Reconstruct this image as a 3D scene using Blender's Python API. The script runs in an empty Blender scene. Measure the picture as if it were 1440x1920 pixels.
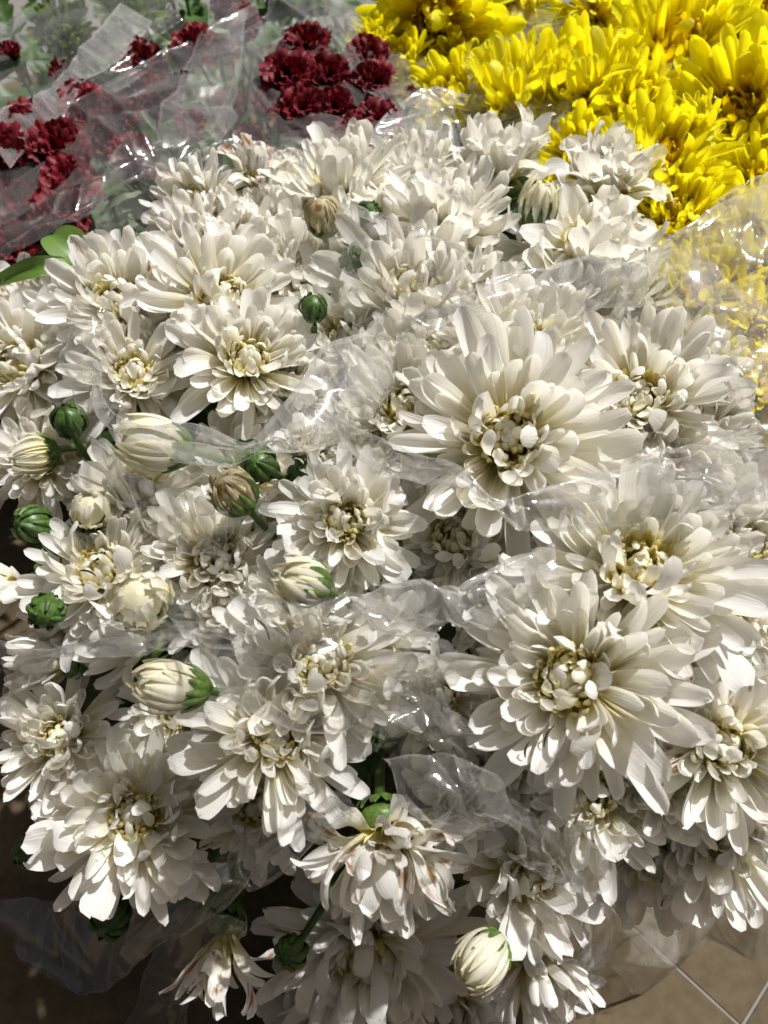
import bpy, math, random
import numpy as np
from mathutils import Vector, Matrix, Euler, noise

random.seed(7)
rng = np.random.default_rng(7)
sc = bpy.context.scene
COL = sc.collection
R_ = math.radians

# ------------------------------------------------------------------ camera
CAM = Vector((0, 0, 0.62))
PITCH = 40.0
F = 1500.0
cam = bpy.data.cameras.new('camera')
cam_o = bpy.data.objects.new('camera', cam)
COL.objects.link(cam_o)
cam_o.location = CAM
cam_o.rotation_euler = (R_(PITCH), 0, 0)
cam.sensor_fit = 'HORIZONTAL'
cam.sensor_width = 36
cam.lens = 36 * F / 1440
cam.clip_start = 0.01
cam.clip_end = 100
cam.dof.use_dof = True
cam.dof.focus_distance = 0.40
cam.dof.aperture_fstop = 15
sc.camera = cam_o
RIGHT = Vector((1, 0, 0))
UP = Vector((0, math.cos(R_(PITCH)), math.sin(R_(PITCH))))
FWD = Vector((0, math.sin(R_(PITCH)), -math.cos(R_(PITCH))))

# ------------------------------------------------------------------ light
SUN_DIR = Vector((0.44, 0.28, 1.0)).normalized()      # towards the sun
sun = bpy.data.lights.new('sun', 'SUN')
sun.energy = 4.5
sun.angle = R_(1.0)
sun.color = (1.0, 0.975, 0.94)
sun_o = bpy.data.objects.new('sun', sun)
COL.objects.link(sun_o)
sun_o.rotation_euler = SUN_DIR.to_track_quat('Z', 'Y').to_euler()
sun_o.location = (1, 1, 3)
w = bpy.data.worlds.new('World')
sc.world = w
w.use_nodes = True
wn = w.node_tree
bg = wn.nodes['Background']
sky = wn.nodes.new('ShaderNodeTexSky')
sky.sky_type = 'NISHITA'
sky.sun_disc = False
sky.sun_elevation = math.asin(SUN_DIR.z)
sky.sun_rotation = math.atan2(SUN_DIR.x, SUN_DIR.y)
sky.air_density = 0.07
sky.dust_density = 3.0
sky.ozone_density = 0.0
wn.links.new(sky.outputs[0], bg.inputs[0])
bg.inputs[1].default_value = 0.08
sc.view_settings.view_transform = 'Standard'
sc.view_settings.look = 'None'
sc.view_settings.gamma = 1
sc.view_settings.exposure = 0.35
try:
    sc.cycles.transparent_max_bounces = 32
    sc.cycles.max_bounces = 9
    sc.cycles.adaptive_threshold = .05
    sc.cycles.diffuse_bounces = 7
    sc.cycles.transmission_bounces = 8
    sc.cycles.caustics_reflective = False
    sc.cycles.caustics_refractive = False
except Exception:
    pass


# ------------------------------------------------------------------ pile surface: distance from the camera plane of the flower heads
VK = [0, 300, 600, 900, 1200, 1500, 1800, 1950]
ZK = [.72, .56, .475, .415, .375, .385, .44, .47]


def base_z(u, v):
    z = float(np.interp(v, VK, ZK))
    s = (u - 780) / 720
    return z + (0.035 if s < 0 else 0.02) * s * s


def px(u, v, z):
    return CAM + z * (FWD + (u - 720) / F * RIGHT - (v - 960) / F * UP)


# ------------------------------------------------------------------ materials
def new_mat(name):
    m = bpy.data.materials.new(name)
    m.use_nodes = True
    nt = m.node_tree
    nt.nodes.clear()
    return m, nt, nt.nodes, nt.links


def petal_mat(name, stops, trans=0.5, transcol=(.985, .96, .86, 1), rough=.42, brown=None, vary=.06, streak=.4, brown_amt=.5):
    m, nt, N, L = new_mat(name)
    out = N.new('ShaderNodeOutputMaterial')
    uv = N.new('ShaderNodeUVMap')
    sep = N.new('ShaderNodeSeparateXYZ')
    L.new(uv.outputs[0], sep.inputs[0])
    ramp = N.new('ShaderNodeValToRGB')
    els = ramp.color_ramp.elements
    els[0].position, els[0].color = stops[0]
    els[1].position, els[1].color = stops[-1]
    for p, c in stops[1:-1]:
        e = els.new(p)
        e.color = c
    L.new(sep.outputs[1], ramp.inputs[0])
    # veins run the length of the petal
    mp = N.new('ShaderNodeMapping')
    mp.inputs['Scale'].default_value = (16, 1.3, 1)
    L.new(uv.outputs[0], mp.inputs[0])
    oi = N.new('ShaderNodeObjectInfo')
    L.new(oi.outputs['Random'], mp.inputs['Location'])
    nz = N.new('ShaderNodeTexNoise')
    nz.inputs['Scale'].default_value = 1.0
    nz.inputs['Detail'].default_value = 3
    L.new(mp.outputs[0], nz.inputs[0])
    bump = N.new('ShaderNodeBump')
    bump.inputs['Strength'].default_value = streak
    bump.inputs['Distance'].default_value = 0.0012
    L.new(nz.outputs[0], bump.inputs['Height'])
    hsv = N.new('ShaderNodeHueSaturation')
    mr = N.new('ShaderNodeMapRange')
    mr.inputs['To Min'].default_value = 1 - vary
    mr.inputs['To Max'].default_value = 1 + vary * .6
    L.new(oi.outputs['Random'], mr.inputs[0])
    L.new(mr.outputs[0], hsv.inputs['Value'])
    L.new(ramp.outputs[0], hsv.inputs['Color'])
    col = hsv.outputs[0]
    vm = N.new('ShaderNodeMix')
    vm.data_type = 'RGBA'
    vm.blend_type = 'MULTIPLY'
    vr = N.new('ShaderNodeMapRange')
    vr.inputs['From Min'].default_value = .45
    vr.inputs['From Max'].default_value = .75
    vr.inputs['To Max'].default_value = .35
    L.new(nz.outputs[0], vr.inputs[0])
    L.new(vr.outputs[0], vm.inputs['Factor'])
    L.new(col, vm.inputs['A'])
    vm.inputs['B'].default_value = (.93, .925, .90, 1)
    col = vm.outputs['Result']
    if brown:
        n2 = N.new('ShaderNodeTexNoise')
        n2.inputs['Scale'].default_value = 3.2
        n2.inputs['Detail'].default_value = 5
        m2 = N.new('ShaderNodeMapping')
        L.new(uv.outputs[0], m2.inputs[0])
        L.new(oi.outputs['Random'], m2.inputs['Location'])
        sc_ = N.new('ShaderNodeVectorMath')
        sc_.operation = 'SCALE'
        sc_.inputs['Scale'].default_value = 37
        L.new(oi.outputs['Location'], sc_.inputs[0])
        L.new(sc_.outputs[0], m2.inputs['Location'])
        L.new(m2.outputs[0], n2.inputs[0])
        r2 = N.new('ShaderNodeMapRange')
        r2.inputs['From Min'].default_value = 1 - brown_amt
        r2.inputs['From Max'].default_value = 1 - brown_amt + .12
        L.new(n2.outputs[0], r2.inputs[0])
        mx = N.new('ShaderNodeMix')
        mx.data_type = 'RGBA'
        L.new(r2.outputs[0], mx.inputs['Factor'])
        L.new(col, mx.inputs['A'])
        mx.inputs['B'].default_value = brown
        col = mx.outputs['Result']
    pb = N.new('ShaderNodeBsdfPrincipled')
    pb.inputs['Roughness'].default_value = rough
    pb.inputs['Specular IOR Level'].default_value = .35
    L.new(col, pb.inputs['Base Color'])
    L.new(bump.outputs[0], pb.inputs['Normal'])
    tr = N.new('ShaderNodeBsdfTranslucent')
    tm = N.new('ShaderNodeMix')
    tm.data_type = 'RGBA'
    tm.blend_type = 'MULTIPLY'
    tm.inputs['Factor'].default_value = 1
    L.new(col, tm.inputs['A'])
    tm.inputs['B'].default_value = transcol
    L.new(tm.outputs['Result'], tr.inputs[0])
    L.new(bump.outputs[0], tr.inputs['Normal'])
    mix = N.new('ShaderNodeMixShader')
    mix.inputs[0].default_value = trans
    L.new(pb.outputs[0], mix.inputs[1])
    L.new(tr.outputs[0], mix.inputs[2])
    L.new(mix.outputs[0], out.inputs[0])
    return m


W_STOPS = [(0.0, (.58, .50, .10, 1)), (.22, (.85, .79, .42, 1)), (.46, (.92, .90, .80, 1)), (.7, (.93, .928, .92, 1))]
WI_STOPS = [(0.0, (.60, .50, .08, 1)), (.3, (.86, .79, .34, 1)), (.6, (.91, .88, .66, 1)), (.95, (.92, .91, .84, 1))]
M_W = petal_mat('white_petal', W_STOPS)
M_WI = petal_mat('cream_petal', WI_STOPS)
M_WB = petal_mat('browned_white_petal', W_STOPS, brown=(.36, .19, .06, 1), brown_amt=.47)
M_WBUD = petal_mat('white_bud_petal', [(0, (.62, .62, .24, 1)), (.25, (.84, .82, .62, 1)), (.6, (.90, .89, .82, 1)), (.95, (.86, .83, .62, 1))], streak=.35)
M_WDRY = petal_mat('dried_bud_petal', [(0, (.35, .33, .14, 1)), (.4, (.66, .62, .40, 1)), (.95, (.72, .66, .46, 1))], brown=(.30, .18, .06, 1), brown_amt=.46)
M_FLO = petal_mat('floret_cream', [(0, (.60, .48, .05, 1)), (.5, (.86, .76, .24, 1)), (.95, (.91, .87, .56, 1))])
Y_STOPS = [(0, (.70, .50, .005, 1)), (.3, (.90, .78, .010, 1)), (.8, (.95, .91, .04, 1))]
M_Y = petal_mat('yellow_petal', Y_STOPS, transcol=(1, .95, .3, 1), trans=.48)
M_YF = petal_mat('yellow_floret', [(0, (.45, .22, .002, 1)), (.9, (.86, .70, .008, 1))], transcol=(1, .9, .2, 1))
M_R = petal_mat('red_petal', [(0, (.045, .0015, .003, 1)), (.5, (.11, .003, .008, 1)), (.95, (.18, .005, .014, 1))], transcol=(1, .3, .3, 1), trans=.22, rough=.55, vary=.25)
M_LG = petal_mat('lime_petal', [(0, (.06, .12, .012, 1)), (.9, (.20, .32, .035, 1))], transcol=(.9, 1, .4, 1), trans=.3)


def green_mat(name, c1, c2, rough=.45, trans=.15, scale=90):
    m, nt, N, L = new_mat(name)
    out = N.new('ShaderNodeOutputMaterial')
    tc = N.new('ShaderNodeTexCoord')
    nz = N.new('ShaderNodeTexNoise')
    nz.inputs['Scale'].default_value = 5
    nz.inputs['Detail'].default_value = 4
    L.new(tc.outputs['Object'], nz.inputs[0])
    mx = N.new('ShaderNodeMix')
    mx.data_type = 'RGBA'
    r = N.new('ShaderNodeMapRange')
    r.inputs['From Min'].default_value = .35
    r.inputs['From Max'].default_value = .65
    L.new(nz.outputs[0], r.inputs[0])
    L.new(r.outputs[0], mx.inputs['Factor'])
    mx.inputs['A'].default_value = c1
    mx.inputs['B'].default_value = c2
    uv = N.new('ShaderNodeUVMap')
    mp = N.new('ShaderNodeMapping')
    mp.inputs['Scale'].default_value = (9, 2, 1)
    L.new(uv.outputs[0], mp.inputs[0])
    n2 = N.new('ShaderNodeTexNoise')
    n2.inputs['Scale'].default_value = 1.5
    L.new(mp.outputs[0], n2.inputs[0])
    b = N.new('ShaderNodeBump')
    b.inputs['Strength'].default_value = .35
    b.inputs['Distance'].default_value = .001
    L.new(n2.outputs[0], b.inputs['Height'])
    pb = N.new('ShaderNodeBsdfPrincipled')
    pb.inputs['Roughness'].default_value = rough
    L.new(mx.outputs['Result'], pb.inputs['Base Color'])
    L.new(b.outputs[0], pb.inputs['Normal'])
    tr = N.new('ShaderNodeBsdfTranslucent')
    L.new(mx.outputs['Result'], tr.inputs[0])
    ms = N.new('ShaderNodeMixShader')
    ms.inputs[0].default_value = trans
    L.new(pb.outputs[0], ms.inputs[1])
    L.new(tr.outputs[0], ms.inputs[2])
    L.new(ms.outputs[0], out.inputs[0])
    return m


M_SEP = green_mat('sepal_green', (.045, .10, .018, 1), (.13, .20, .035, 1))
M_SEPD = green_mat('bud_green', (.03, .075, .015, 1), (.085, .16, .025, 1), rough=.4)
M_STEM = green_mat('stem_green', (.05, .10, .025, 1), (.09, .15, .04, 1), trans=.05)
M_LEAF = green_mat('leaf_green', (.035, .085, .02, 1), (.07, .14, .03, 1), trans=.25)
M_LEAFB = green_mat('bright_leaf_green', (.10, .20, .03, 1), (.17, .28, .06, 1), trans=.3)
M_CSTEM = green_mat('carnation_stem', (.11, .16, .09, 1), (.17, .22, .13, 1), trans=.05)


def film_mat(name, haze=.10, tint=(.92, .92, .90, 1), rough=.12, spec=1.0, streak=60):
    m, nt, N, L = new_mat(name)
    out = N.new('ShaderNodeOutputMaterial')
    uv = N.new('ShaderNodeUVMap')            # uv in metres
    mp = N.new('ShaderNodeMapping')
    mp.inputs['Scale'].default_value = (90, 14, 1)
    mp.inputs['Rotation'].default_value = (0, 0, .5)
    L.new(uv.outputs[0], mp.inputs[0])
    nz = N.new('ShaderNodeTexNoise')
    nz.inputs['Scale'].default_value = 1
    nz.inputs['Detail'].default_value = 6
    nz.inputs['Roughness'].default_value = .65
    nz.inputs['Distortion'].default_value = .8
    L.new(mp.outputs[0], nz.inputs[0])
    # hair-fine creases: ridge of a distorted noise
    n2 = N.new('ShaderNodeTexNoise')
    n2.inputs['Scale'].default_value = 38
    n2.inputs['Detail'].default_value = 2
    n2.inputs['Distortion'].default_value = 1.2
    L.new(uv.outputs[0], n2.inputs[0])
    a = N.new('ShaderNodeMath'); a.operation = 'SUBTRACT'; a.inputs[1].default_value = .5
    L.new(n2.outputs[0], a.inputs[0])
    ab = N.new('ShaderNodeMath'); ab.operation = 'ABSOLUTE'
    L.new(a.outputs[0], ab.inputs[0])
    cr = N.new('ShaderNodeMapRange')
    cr.inputs['From Min'].default_value = 0
    cr.inputs['From Max'].default_value = .018
    cr.inputs['To Min'].default_value = 1
    cr.inputs['To Max'].default_value = 0
    L.new(ab.outputs[0], cr.inputs[0])
    bump = N.new('ShaderNodeBump')
    bump.inputs['Strength'].default_value = .12
    bump.inputs['Distance'].default_value = .002
    L.new(nz.outputs[0], bump.inputs['Height'])
    lw = N.new('ShaderNodeLayerWeight')
    lw.inputs['Blend'].default_value = .5
    hz = N.new('ShaderNodeMapRange')
    hz.inputs['From Min'].default_value = .35
    hz.inputs['From Max'].default_value = .72
    hz.inputs['To Min'].default_value = haze * .35
    hz.inputs['To Max'].default_value = haze * 1.7
    L.new(nz.outputs[0], hz.inputs[0])
    c2 = N.new('ShaderNodeMath'); c2.operation = 'MULTIPLY_ADD'
    L.new(cr.outputs[0], c2.inputs[0]); c2.inputs[1].default_value = .05
    L.new(hz.outputs[0], c2.inputs[2])
    p3 = N.new('ShaderNodeMath'); p3.operation = 'POWER'; p3.inputs[1].default_value = 3
    L.new(lw.outputs['Facing'], p3.inputs[0])
    c3 = N.new('ShaderNodeMath'); c3.operation = 'MULTIPLY_ADD'
    L.new(p3.outputs[0], c3.inputs[0]); c3.inputs[1].default_value = .28
    L.new(c2.outputs[0], c3.inputs[2])
    c3.use_clamp = True
    tp = N.new('ShaderNodeBsdfTransparent')
    tp.inputs[0].default_value = (.97, .97, .96, 1)
    df = N.new('ShaderNodeBsdfDiffuse')
    df.inputs[0].default_value = tint
    tl = N.new('ShaderNodeBsdfTranslucent')
    tl.inputs[0].default_value = tint
    dm = N.new('ShaderNodeMixShader'); dm.inputs[0].default_value = .5
    L.new(df.outputs[0], dm.inputs[1]); L.new(tl.outputs[0], dm.inputs[2])
    m1 = N.new('ShaderNodeMixShader')
    L.new(c3.outputs[0], m1.inputs[0]); L.new(tp.outputs[0], m1.inputs[1]); L.new(dm.outputs[0], m1.inputs[2])
    gl = N.new('ShaderNodeBsdfGlossy')
    gl.inputs['Roughness'].default_value = rough
    L.new(bump.outputs[0], gl.inputs['Normal'])
    fr = N.new('ShaderNodeLayerWeight')
    fr.inputs['Blend'].default_value = .5
    L.new(bump.outputs[0], fr.inputs['Normal'])
    f5 = N.new('ShaderNodeMath'); f5.operation = 'POWER'; f5.inputs[1].default_value = 5
    L.new(fr.outputs['Facing'], f5.inputs[0])
    fm = N.new('ShaderNodeMath'); fm.operation = 'MULTIPLY_ADD'; fm.inputs[1].default_value = .75 * spec; fm.inputs[2].default_value = .11 * spec; fm.use_clamp = True
    L.new(f5.outputs[0], fm.inputs[0])
    m2 = N.new('ShaderNodeMixShader')
    L.new(fm.outputs[0], m2.inputs[0]); L.new(m1.outputs[0], m2.inputs[1]); L.new(gl.outputs[0], m2.inputs[2])
    L.new(m2.outputs[0], out.inputs[0])
    return m


M_FILM = film_mat('cellophane', .07)
M_FILMC = film_mat('clear_cellophane', .04)
M_FILMH = film_mat('milky_cellophane', .22)


# ------------------------------------------------------------------ mesh helpers
def grid_mesh(name, P, UV, mat, smooth=True):
    """P: (nv, nu, 3) array, UV: (nv, nu, 2)"""
    nv, nu = P.shape[:2]
    me = bpy.data.meshes.new(name)
    idx = np.arange(nv * nu).reshape(nv, nu)
    faces = np.stack([idx[:-1, :-1], idx[:-1, 1:], idx[1:, 1:], idx[1:, :-1]], -1).reshape(-1, 4)
    me.from_pydata(P.reshape(-1, 3).tolist(), [], faces.tolist())
    uvl = me.uv_layers.new(name='UVMap')
    uvl.data.foreach_set('uv', UV.reshape(-1, 2)[faces.reshape(-1)].ravel())
    if smooth:
        me.polygons.foreach_set('use_smooth', [True] * len(me.polygons))
    if mat:
        me.materials.append(mat)
    me.update()
    return me


def join_grids(name, grids, mat):
    V, Fc, U = [], [], []
    o = 0
    for P, UV in grids:
        nv, nu = P.shape[:2]
        idx = np.arange(nv * nu).reshape(nv, nu) + o
        f = np.stack([idx[:-1, :-1], idx[:-1, 1:], idx[1:, 1:], idx[1:, :-1]], -1).reshape(-1, 4)
        V.append(P.reshape(-1, 3)); U.append(UV.reshape(-1, 2)); Fc.append(f)
        o += nv * nu
    V = np.concatenate(V); U = np.concatenate(U); Fc = np.concatenate(Fc)
    me = bpy.data.meshes.new(name)
    me.from_pydata(V.tolist(), [], Fc.tolist())
    uvl = me.uv_layers.new(name='UVMap')
    uvl.data.foreach_set('uv', U[Fc.reshape(-1)].ravel())
    me.polygons.foreach_set('use_smooth', [True] * len(me.polygons))
    me.materials.append(mat)
    me.update()
    return me


def petal_grid(W=.15, cup=.35, b0=0., b1=0., b2=0., groove=.012, ruff=.0, rf=5., tw=0., notch=.03, base=.35,
               wid=.6, tip=2.2, nu=7, nv=12, fan=False, teeth=0.):
    """a petal of length 1 along +X, upper face +Z. b0/b1/b2: bend angle along the length"""
    P = np.zeros((nv, nu, 3)); U = np.zeros((nv, nu, 2))
    x = z = 0.
    ph = random.uniform(0, 6.28)
    ts = 1 - (1 - np.linspace(0, 1, nv)) ** 1.35
    ts[-1] = 1
    pt = 0
    for j, t in enumerate(ts):
        ang = b0 + b1 * t + b2 * t ** 4
        x += math.cos(ang) * (t - pt); z += math.sin(ang) * (t - pt)
        pt = t
        if fan:
            hw = W * (.12 + .88 * max(0, (t - .25) / .75) ** .9)
        elif t < wid:
            k = t / wid
            hw = W * (base + (1 - base) * (k * k * (3 - 2 * k)))
        else:
            k = (t - wid) / (1 - wid)
            hw = W * max(0.0, 1 - k ** tip) ** (1 / tip * .95) + W * .04
        for i in range(nu):
            s = -1 + 2 * i / (nu - 1)
            y = s * hw
            h = cup * hw * (s * s - .3) * (.55 + .45 * math.sin(math.pi * min(1, t * 1.1))) + groove * math.cos(s * math.pi * 2.0) * min(1, t * 3) * (1 - .6 * t)
            h += ruff * math.sin(rf * t + ph + (1.3 if s > 0 else 0)) * s * s
            dx = 0
            if fan:
                dx = -.30 * s * s * t * t + teeth * (1 if i % 2 else -1) * t ** 6
                h += ruff * math.sin(rf * s + ph) * t ** 2
            else:
                dx = -notch * (1 - abs(s)) * max(0, (t - .8) / .2) * .8
            a = tw * t
            yy = y * math.cos(a) - h * math.sin(a)
            hh = y * math.sin(a) + h * math.cos(a)
            P[j, i] = (x + dx * math.cos(ang) - hh * math.sin(ang), yy, z + dx * math.sin(ang) + hh * math.cos(ang))
            U[j, i] = (i / (nu - 1), t)
    return P, U


def variants(name, mat, n, fn):
    return [grid_mesh(name, *fn(), mat) for _ in range(n)]


ru = random.uniform


def outer_fn():
    return petal_grid(W=ru(.078, .116), cup=ru(.1, 1.4), b0=ru(-.1, .15), b1=ru(-.5, .55), b2=ru(-.9, .6), groove=ru(.004, .014),
                      ruff=ru(0, .03), rf=ru(4, 8), tw=ru(-.45, .45), notch=ru(0, .09), wid=ru(.6, .76), tip=ru(2.3, 3.2))


def mid_fn():
    return petal_grid(W=ru(.082, .122), cup=ru(.2, 1.6), b0=ru(-.25, .05), b1=ru(-.1, .7), b2=ru(-.2, 1.3), groove=ru(.004, .014),
                      ruff=ru(0, .025), rf=ru(4, 8), tw=ru(-.4, .4), notch=ru(0, .08), wid=ru(.6, .78), tip=ru(2.3, 3.2))


def inner_fn():
    return petal_grid(W=ru(.10, .145), cup=ru(.3, 1.4), b0=ru(-.35, 0), b1=ru(.1, 1.1), b2=ru(-.3, 1.3), groove=.008,
                      ruff=ru(0, .02), tw=ru(-.4, .4), notch=ru(0, .06), wid=ru(.6, .75), tip=ru(2, 2.8), base=.5)


def wilt_fn():
    return petal_grid(W=ru(.11, .165), cup=ru(-.4, .9), b0=ru(-.2, .2), b1=ru(-1.2, .9), b2=ru(-1.2, 1.2), groove=ru(.006, .02),
                      ruff=ru(.03, .07), rf=ru(6, 11), tw=ru(-.9, .9), notch=ru(0, .1), wid=ru(.55, .75), tip=ru(2, 3))


def carn_fn():
    return petal_grid(W=ru(.42, .55), cup=ru(-.1, .15), b0=ru(.0, .2), b1=ru(-.5, .3), b2=ru(-1.0, .1), groove=0, ruff=ru(.06, .11), rf=ru(6, 10),
                      tw=ru(-.3, .3), fan=True, teeth=.028, nu=13, nv=9)


def wrap_grid(th=2.6, half=.3, r=1., lean=.0, nu=5, nv=10, point=1.3, bulge=.07, sq=1.0, lift=0.):
    """strip hugging the unit sphere from its lower pole upwards (+X side)"""
    P = np.zeros((nv, nu, 3)); U = np.zeros((nv, nu, 2))
    for j in range(nv):
        t = j / (nv - 1)
        a = .08 + th * t
        wd = half * math.sin(min(math.pi, .25 + t * 2.9 / point)) ** .7 if .25 + t * 2.9 / point < math.pi else 0.02
        wd = max(wd, .02)
        for i in range(nu):
            s = -1 + 2 * i / (nu - 1)
            rad = r + bulge * (1 - s * s) - .03 * t + lift * t ** 4
            az = s * wd / max(.35, math.sin(min(a, 2.8))) * .8 + lean * t
            P[j, i] = (rad * math.sin(a) * math.cos(az), rad * math.sin(a) * math.sin(az), -rad * math.cos(a) * sq)
            U[j, i] = (i / (nu - 1), t)
    return P, U


def leaf_grid(lobes=True, L=1., W=.33, bend=-.5, nv=22, nu=7):
    P = np.zeros((nv, nu, 3)); U = np.zeros((nv, nu, 2))
    x = z = 0; pt = 0
    for j in range(nv):
        t = j / (nv - 1)
        ang = .2 + bend * t
        x += math.cos(ang) * (t - pt); z += math.sin(ang) * (t - pt); pt = t
        hw = W * (math.sin(math.pi * min(1, t * .93 + .04)) ** .8) + .015
        if lobes and t > .15:
            hw *= .62 + .38 * abs(math.sin(t * math.pi * 3.3 + .4)) ** .6
        for i in range(nu):
            s = -1 + 2 * i / (nu - 1)
            h = .25 * hw * abs(s) + .025 * math.sin(t * 20) * s * s
            dx = .12 * abs(s) * hw * 2
            P[j, i] = (x + dx - h * math.sin(ang), s * hw, z + h * math.cos(ang))
            U[j, i] = (i / (nu - 1), t)
    return P, U


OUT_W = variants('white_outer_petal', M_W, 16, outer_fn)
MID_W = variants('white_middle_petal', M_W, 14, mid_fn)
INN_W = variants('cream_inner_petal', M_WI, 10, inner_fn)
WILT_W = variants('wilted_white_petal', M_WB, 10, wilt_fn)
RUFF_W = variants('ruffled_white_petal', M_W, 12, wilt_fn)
OUT_Y = variants('yellow_outer_petal', M_Y, 10, outer_fn)
MID_Y = variants('yellow_middle_petal', M_Y, 10, mid_fn)
INN_Y = variants('yellow_inner_petal', M_YF, 6, inner_fn)
MID_L = variants('lime_petal', M_LG, 6, mid_fn)
CARN = variants('carnation_petal', M_R, 10, carn_fn)
SEPAL = variants('sepal', M_SEP, 4, lambda: wrap_grid(ru(.95, 1.25), ru(.26, .34), 1.0, ru(-.1, .1), point=1.05))
SEPAL_L = variants('long_sepal', M_SEP, 4, lambda: wrap_grid(ru(1.55, 1.95), ru(.24, .34), 1.0, ru(-.15, .15), point=1.05))
SEPAL_BUD = variants('bud_sepal', M_SEPD, 5, lambda: wrap_grid(ru(2.0, 2.7), ru(.26, .36), 1.0, ru(-.35, .35), point=1.1, bulge=.12))
WRAP_W = variants('bud_petal', M_WBUD, 12, lambda: wrap_grid(ru(1.7, 2.9), ru(.2, .36), ru(.98, 1.06), ru(-.3, .8), point=ru(.98, 1.1), bulge=.05, nv=12, lift=ru(-.02, .28)))
WRAP_D = variants('dried_petal', M_WDRY, 8, lambda: wrap_grid(ru(1.6, 2.8), ru(.12, .26), ru(.92, 1.05), ru(-.6, .8), point=1.05, bulge=.08, nv=12, lift=ru(-.05, .25)))
BALL_W = variants('incurved_petal', M_WI, 12, lambda: wrap_grid(ru(1.2, 2.7), ru(.16, .30), ru(.9, 1.08), ru(-.3, .5), point=ru(1.2, 1.7), bulge=-.06, nv=10, lift=ru(0, .2)))
LEAF = variants('lobed_leaf', M_LEAF, 5, lambda: leaf_grid(True, 1, ru(.28, .36), ru(-1.2, -.2)))
LEAF_B = variants('bright_leaf', M_LEAFB, 2, lambda: leaf_grid(False, 1, .22, -.9))
LEAF_N = variants('narrow_leaf', M_CSTEM, 3, lambda: leaf_grid(False, 1, .06, ru(-1.2, -.3), nu=3, nv=10))


def dome(name, mat, r=1., sq=1., nu=12, nv=8, lo=0., hi=math.pi):
    P = np.zeros((nv, nu + 1, 3)); U = np.zeros((nv, nu + 1, 2))
    for j in range(nv):
        a = lo + (hi - lo) * j / (nv - 1)
        for i in range(nu + 1):
            b = 2 * math.pi * i / nu
            P[j, i] = (r * math.sin(a) * math.cos(b), r * math.sin(a) * math.sin(b), -r * math.cos(a) * sq)
            U[j, i] = (i / nu, j / (nv - 1))
    return grid_mesh(name, P, U, mat)


CORE_G = dome('bud_core', M_SEPD, .93)
CORE_W = dome('white_bud_core', M_WBUD, .95, 1.0)
CORE_D = dome('dried_bud_core', M_WDRY, .93)
RECEPT = dome('receptacle', M_SEP, 1., .9)


def xf(P, M):
    A = np.array(M)
    return P @ A[:3, :3].T + A[:3, 3]


def petal_matrix(phi, elev, r0, z0, length, width, roll=0., yaw=0.):
    M = Matrix.Rotation(phi, 4, 'Z') @ Matrix.Translation((r0, 0, z0)) @ Matrix.Rotation(yaw, 4, 'Z') @ Matrix.Rotation(-elev, 4, 'Y') @ Matrix.Rotation(roll, 4, 'X')
    return M @ Matrix.Diagonal((length, width, length, 1))


def florets(mat, n=64, rad=.23, ln=.25, up=62):
    gs = []
    for k in range(n):
        rr = rad * math.sqrt((k + .5) / n)
        P, U = petal_grid(W=.12, cup=1.2, b0=-.25, b1=ru(.3, .9), b2=ru(.2, 1.4), groove=0, nu=4, nv=7, base=.6)
        M = petal_matrix(k * 2.39996, R_(up + 14 * (1 - rr / rad) + ru(-8, 8)), rr * .8, .15, ln * ru(.8, 1.2), ln * 1.0, ru(-.3, .3))
        gs.append((xf(P, M), U))
    return join_grids('floret_cluster', gs, mat)


FLO_W = [florets(M_FLO) for _ in range(4)]
FLO_Y = [florets(M_YF) for _ in range(2)]
FLO_L = florets(M_LG, 14)

# ------------------------------------------------------------------ scene graph helpers
THINGS = []


def thing(name, label, cat, M, group=None):
    o = bpy.data.objects.new(name, None)
    o.empty_display_size = .01
    COL.objects.link(o)
    o.matrix_basis = M
    o['label'] = label
    o['category'] = cat
    if group:
        o['group'] = group
    return o


def part(name, me, parent, M=None, kind=None):
    o = bpy.data.objects.new(name, me)
    COL.objects.link(o)
    o.parent = parent
    if M is not None:
        o.matrix_basis = M
    if kind:
        o['kind'] = kind
    return o


def frame(loc, axis, spin, scale):
    q = axis.to_track_quat('Z', 'Y')
    return Matrix.Translation(loc) @ q.to_matrix().to_4x4() @ Matrix.Rotation(spin, 4, 'Z') @ Matrix.Scale(scale, 4)


def tube(pts, radii, sides=7, mat=None, name='stem'):
    pts = [Vector(p) for p in pts]
    n = len(pts)
    P = np.zeros((n, sides + 1, 3)); U = np.zeros((n, sides + 1, 2))
    for j, p in enumerate(pts):
        T = (pts[min(j + 1, n - 1)] - pts[max(j - 1, 0)]).normalized()
        ref = Vector((0, 1, .2)).normalized()
        if abs(T.dot(ref)) > .95:
            ref = Vector((1, 0, 0))
        A = T.cross(ref).normalized(); B = T.cross(A)
        for i in range(sides + 1):
            a = 2 * math.pi * i / sides
            q = p + radii[j] * (math.cos(a) * A + math.sin(a) * B)
            P[j, i] = q
            U[j, i] = (i / sides, j / (n - 1) * 6)
    return grid_mesh(name, P, U, mat)


def bez(p0, p1, p2, p3, n=12):
    out = []
    for k in range(n + 1):
        t = k / n
        out.append((1 - t) ** 3 * p0 + 3 * (1 - t) ** 2 * t * p1 + 3 * (1 - t) * t * t * p2 + t ** 3 * p3)
    return out


def ground_root(loc):
    """where the stem of a head at loc reaches the floor: bunches lean back"""
    return Vector((loc.x * .72 + ru(-.015, .015), max(loc.y, .16) + .13 + ru(-.02, .02), 0.004))


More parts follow.
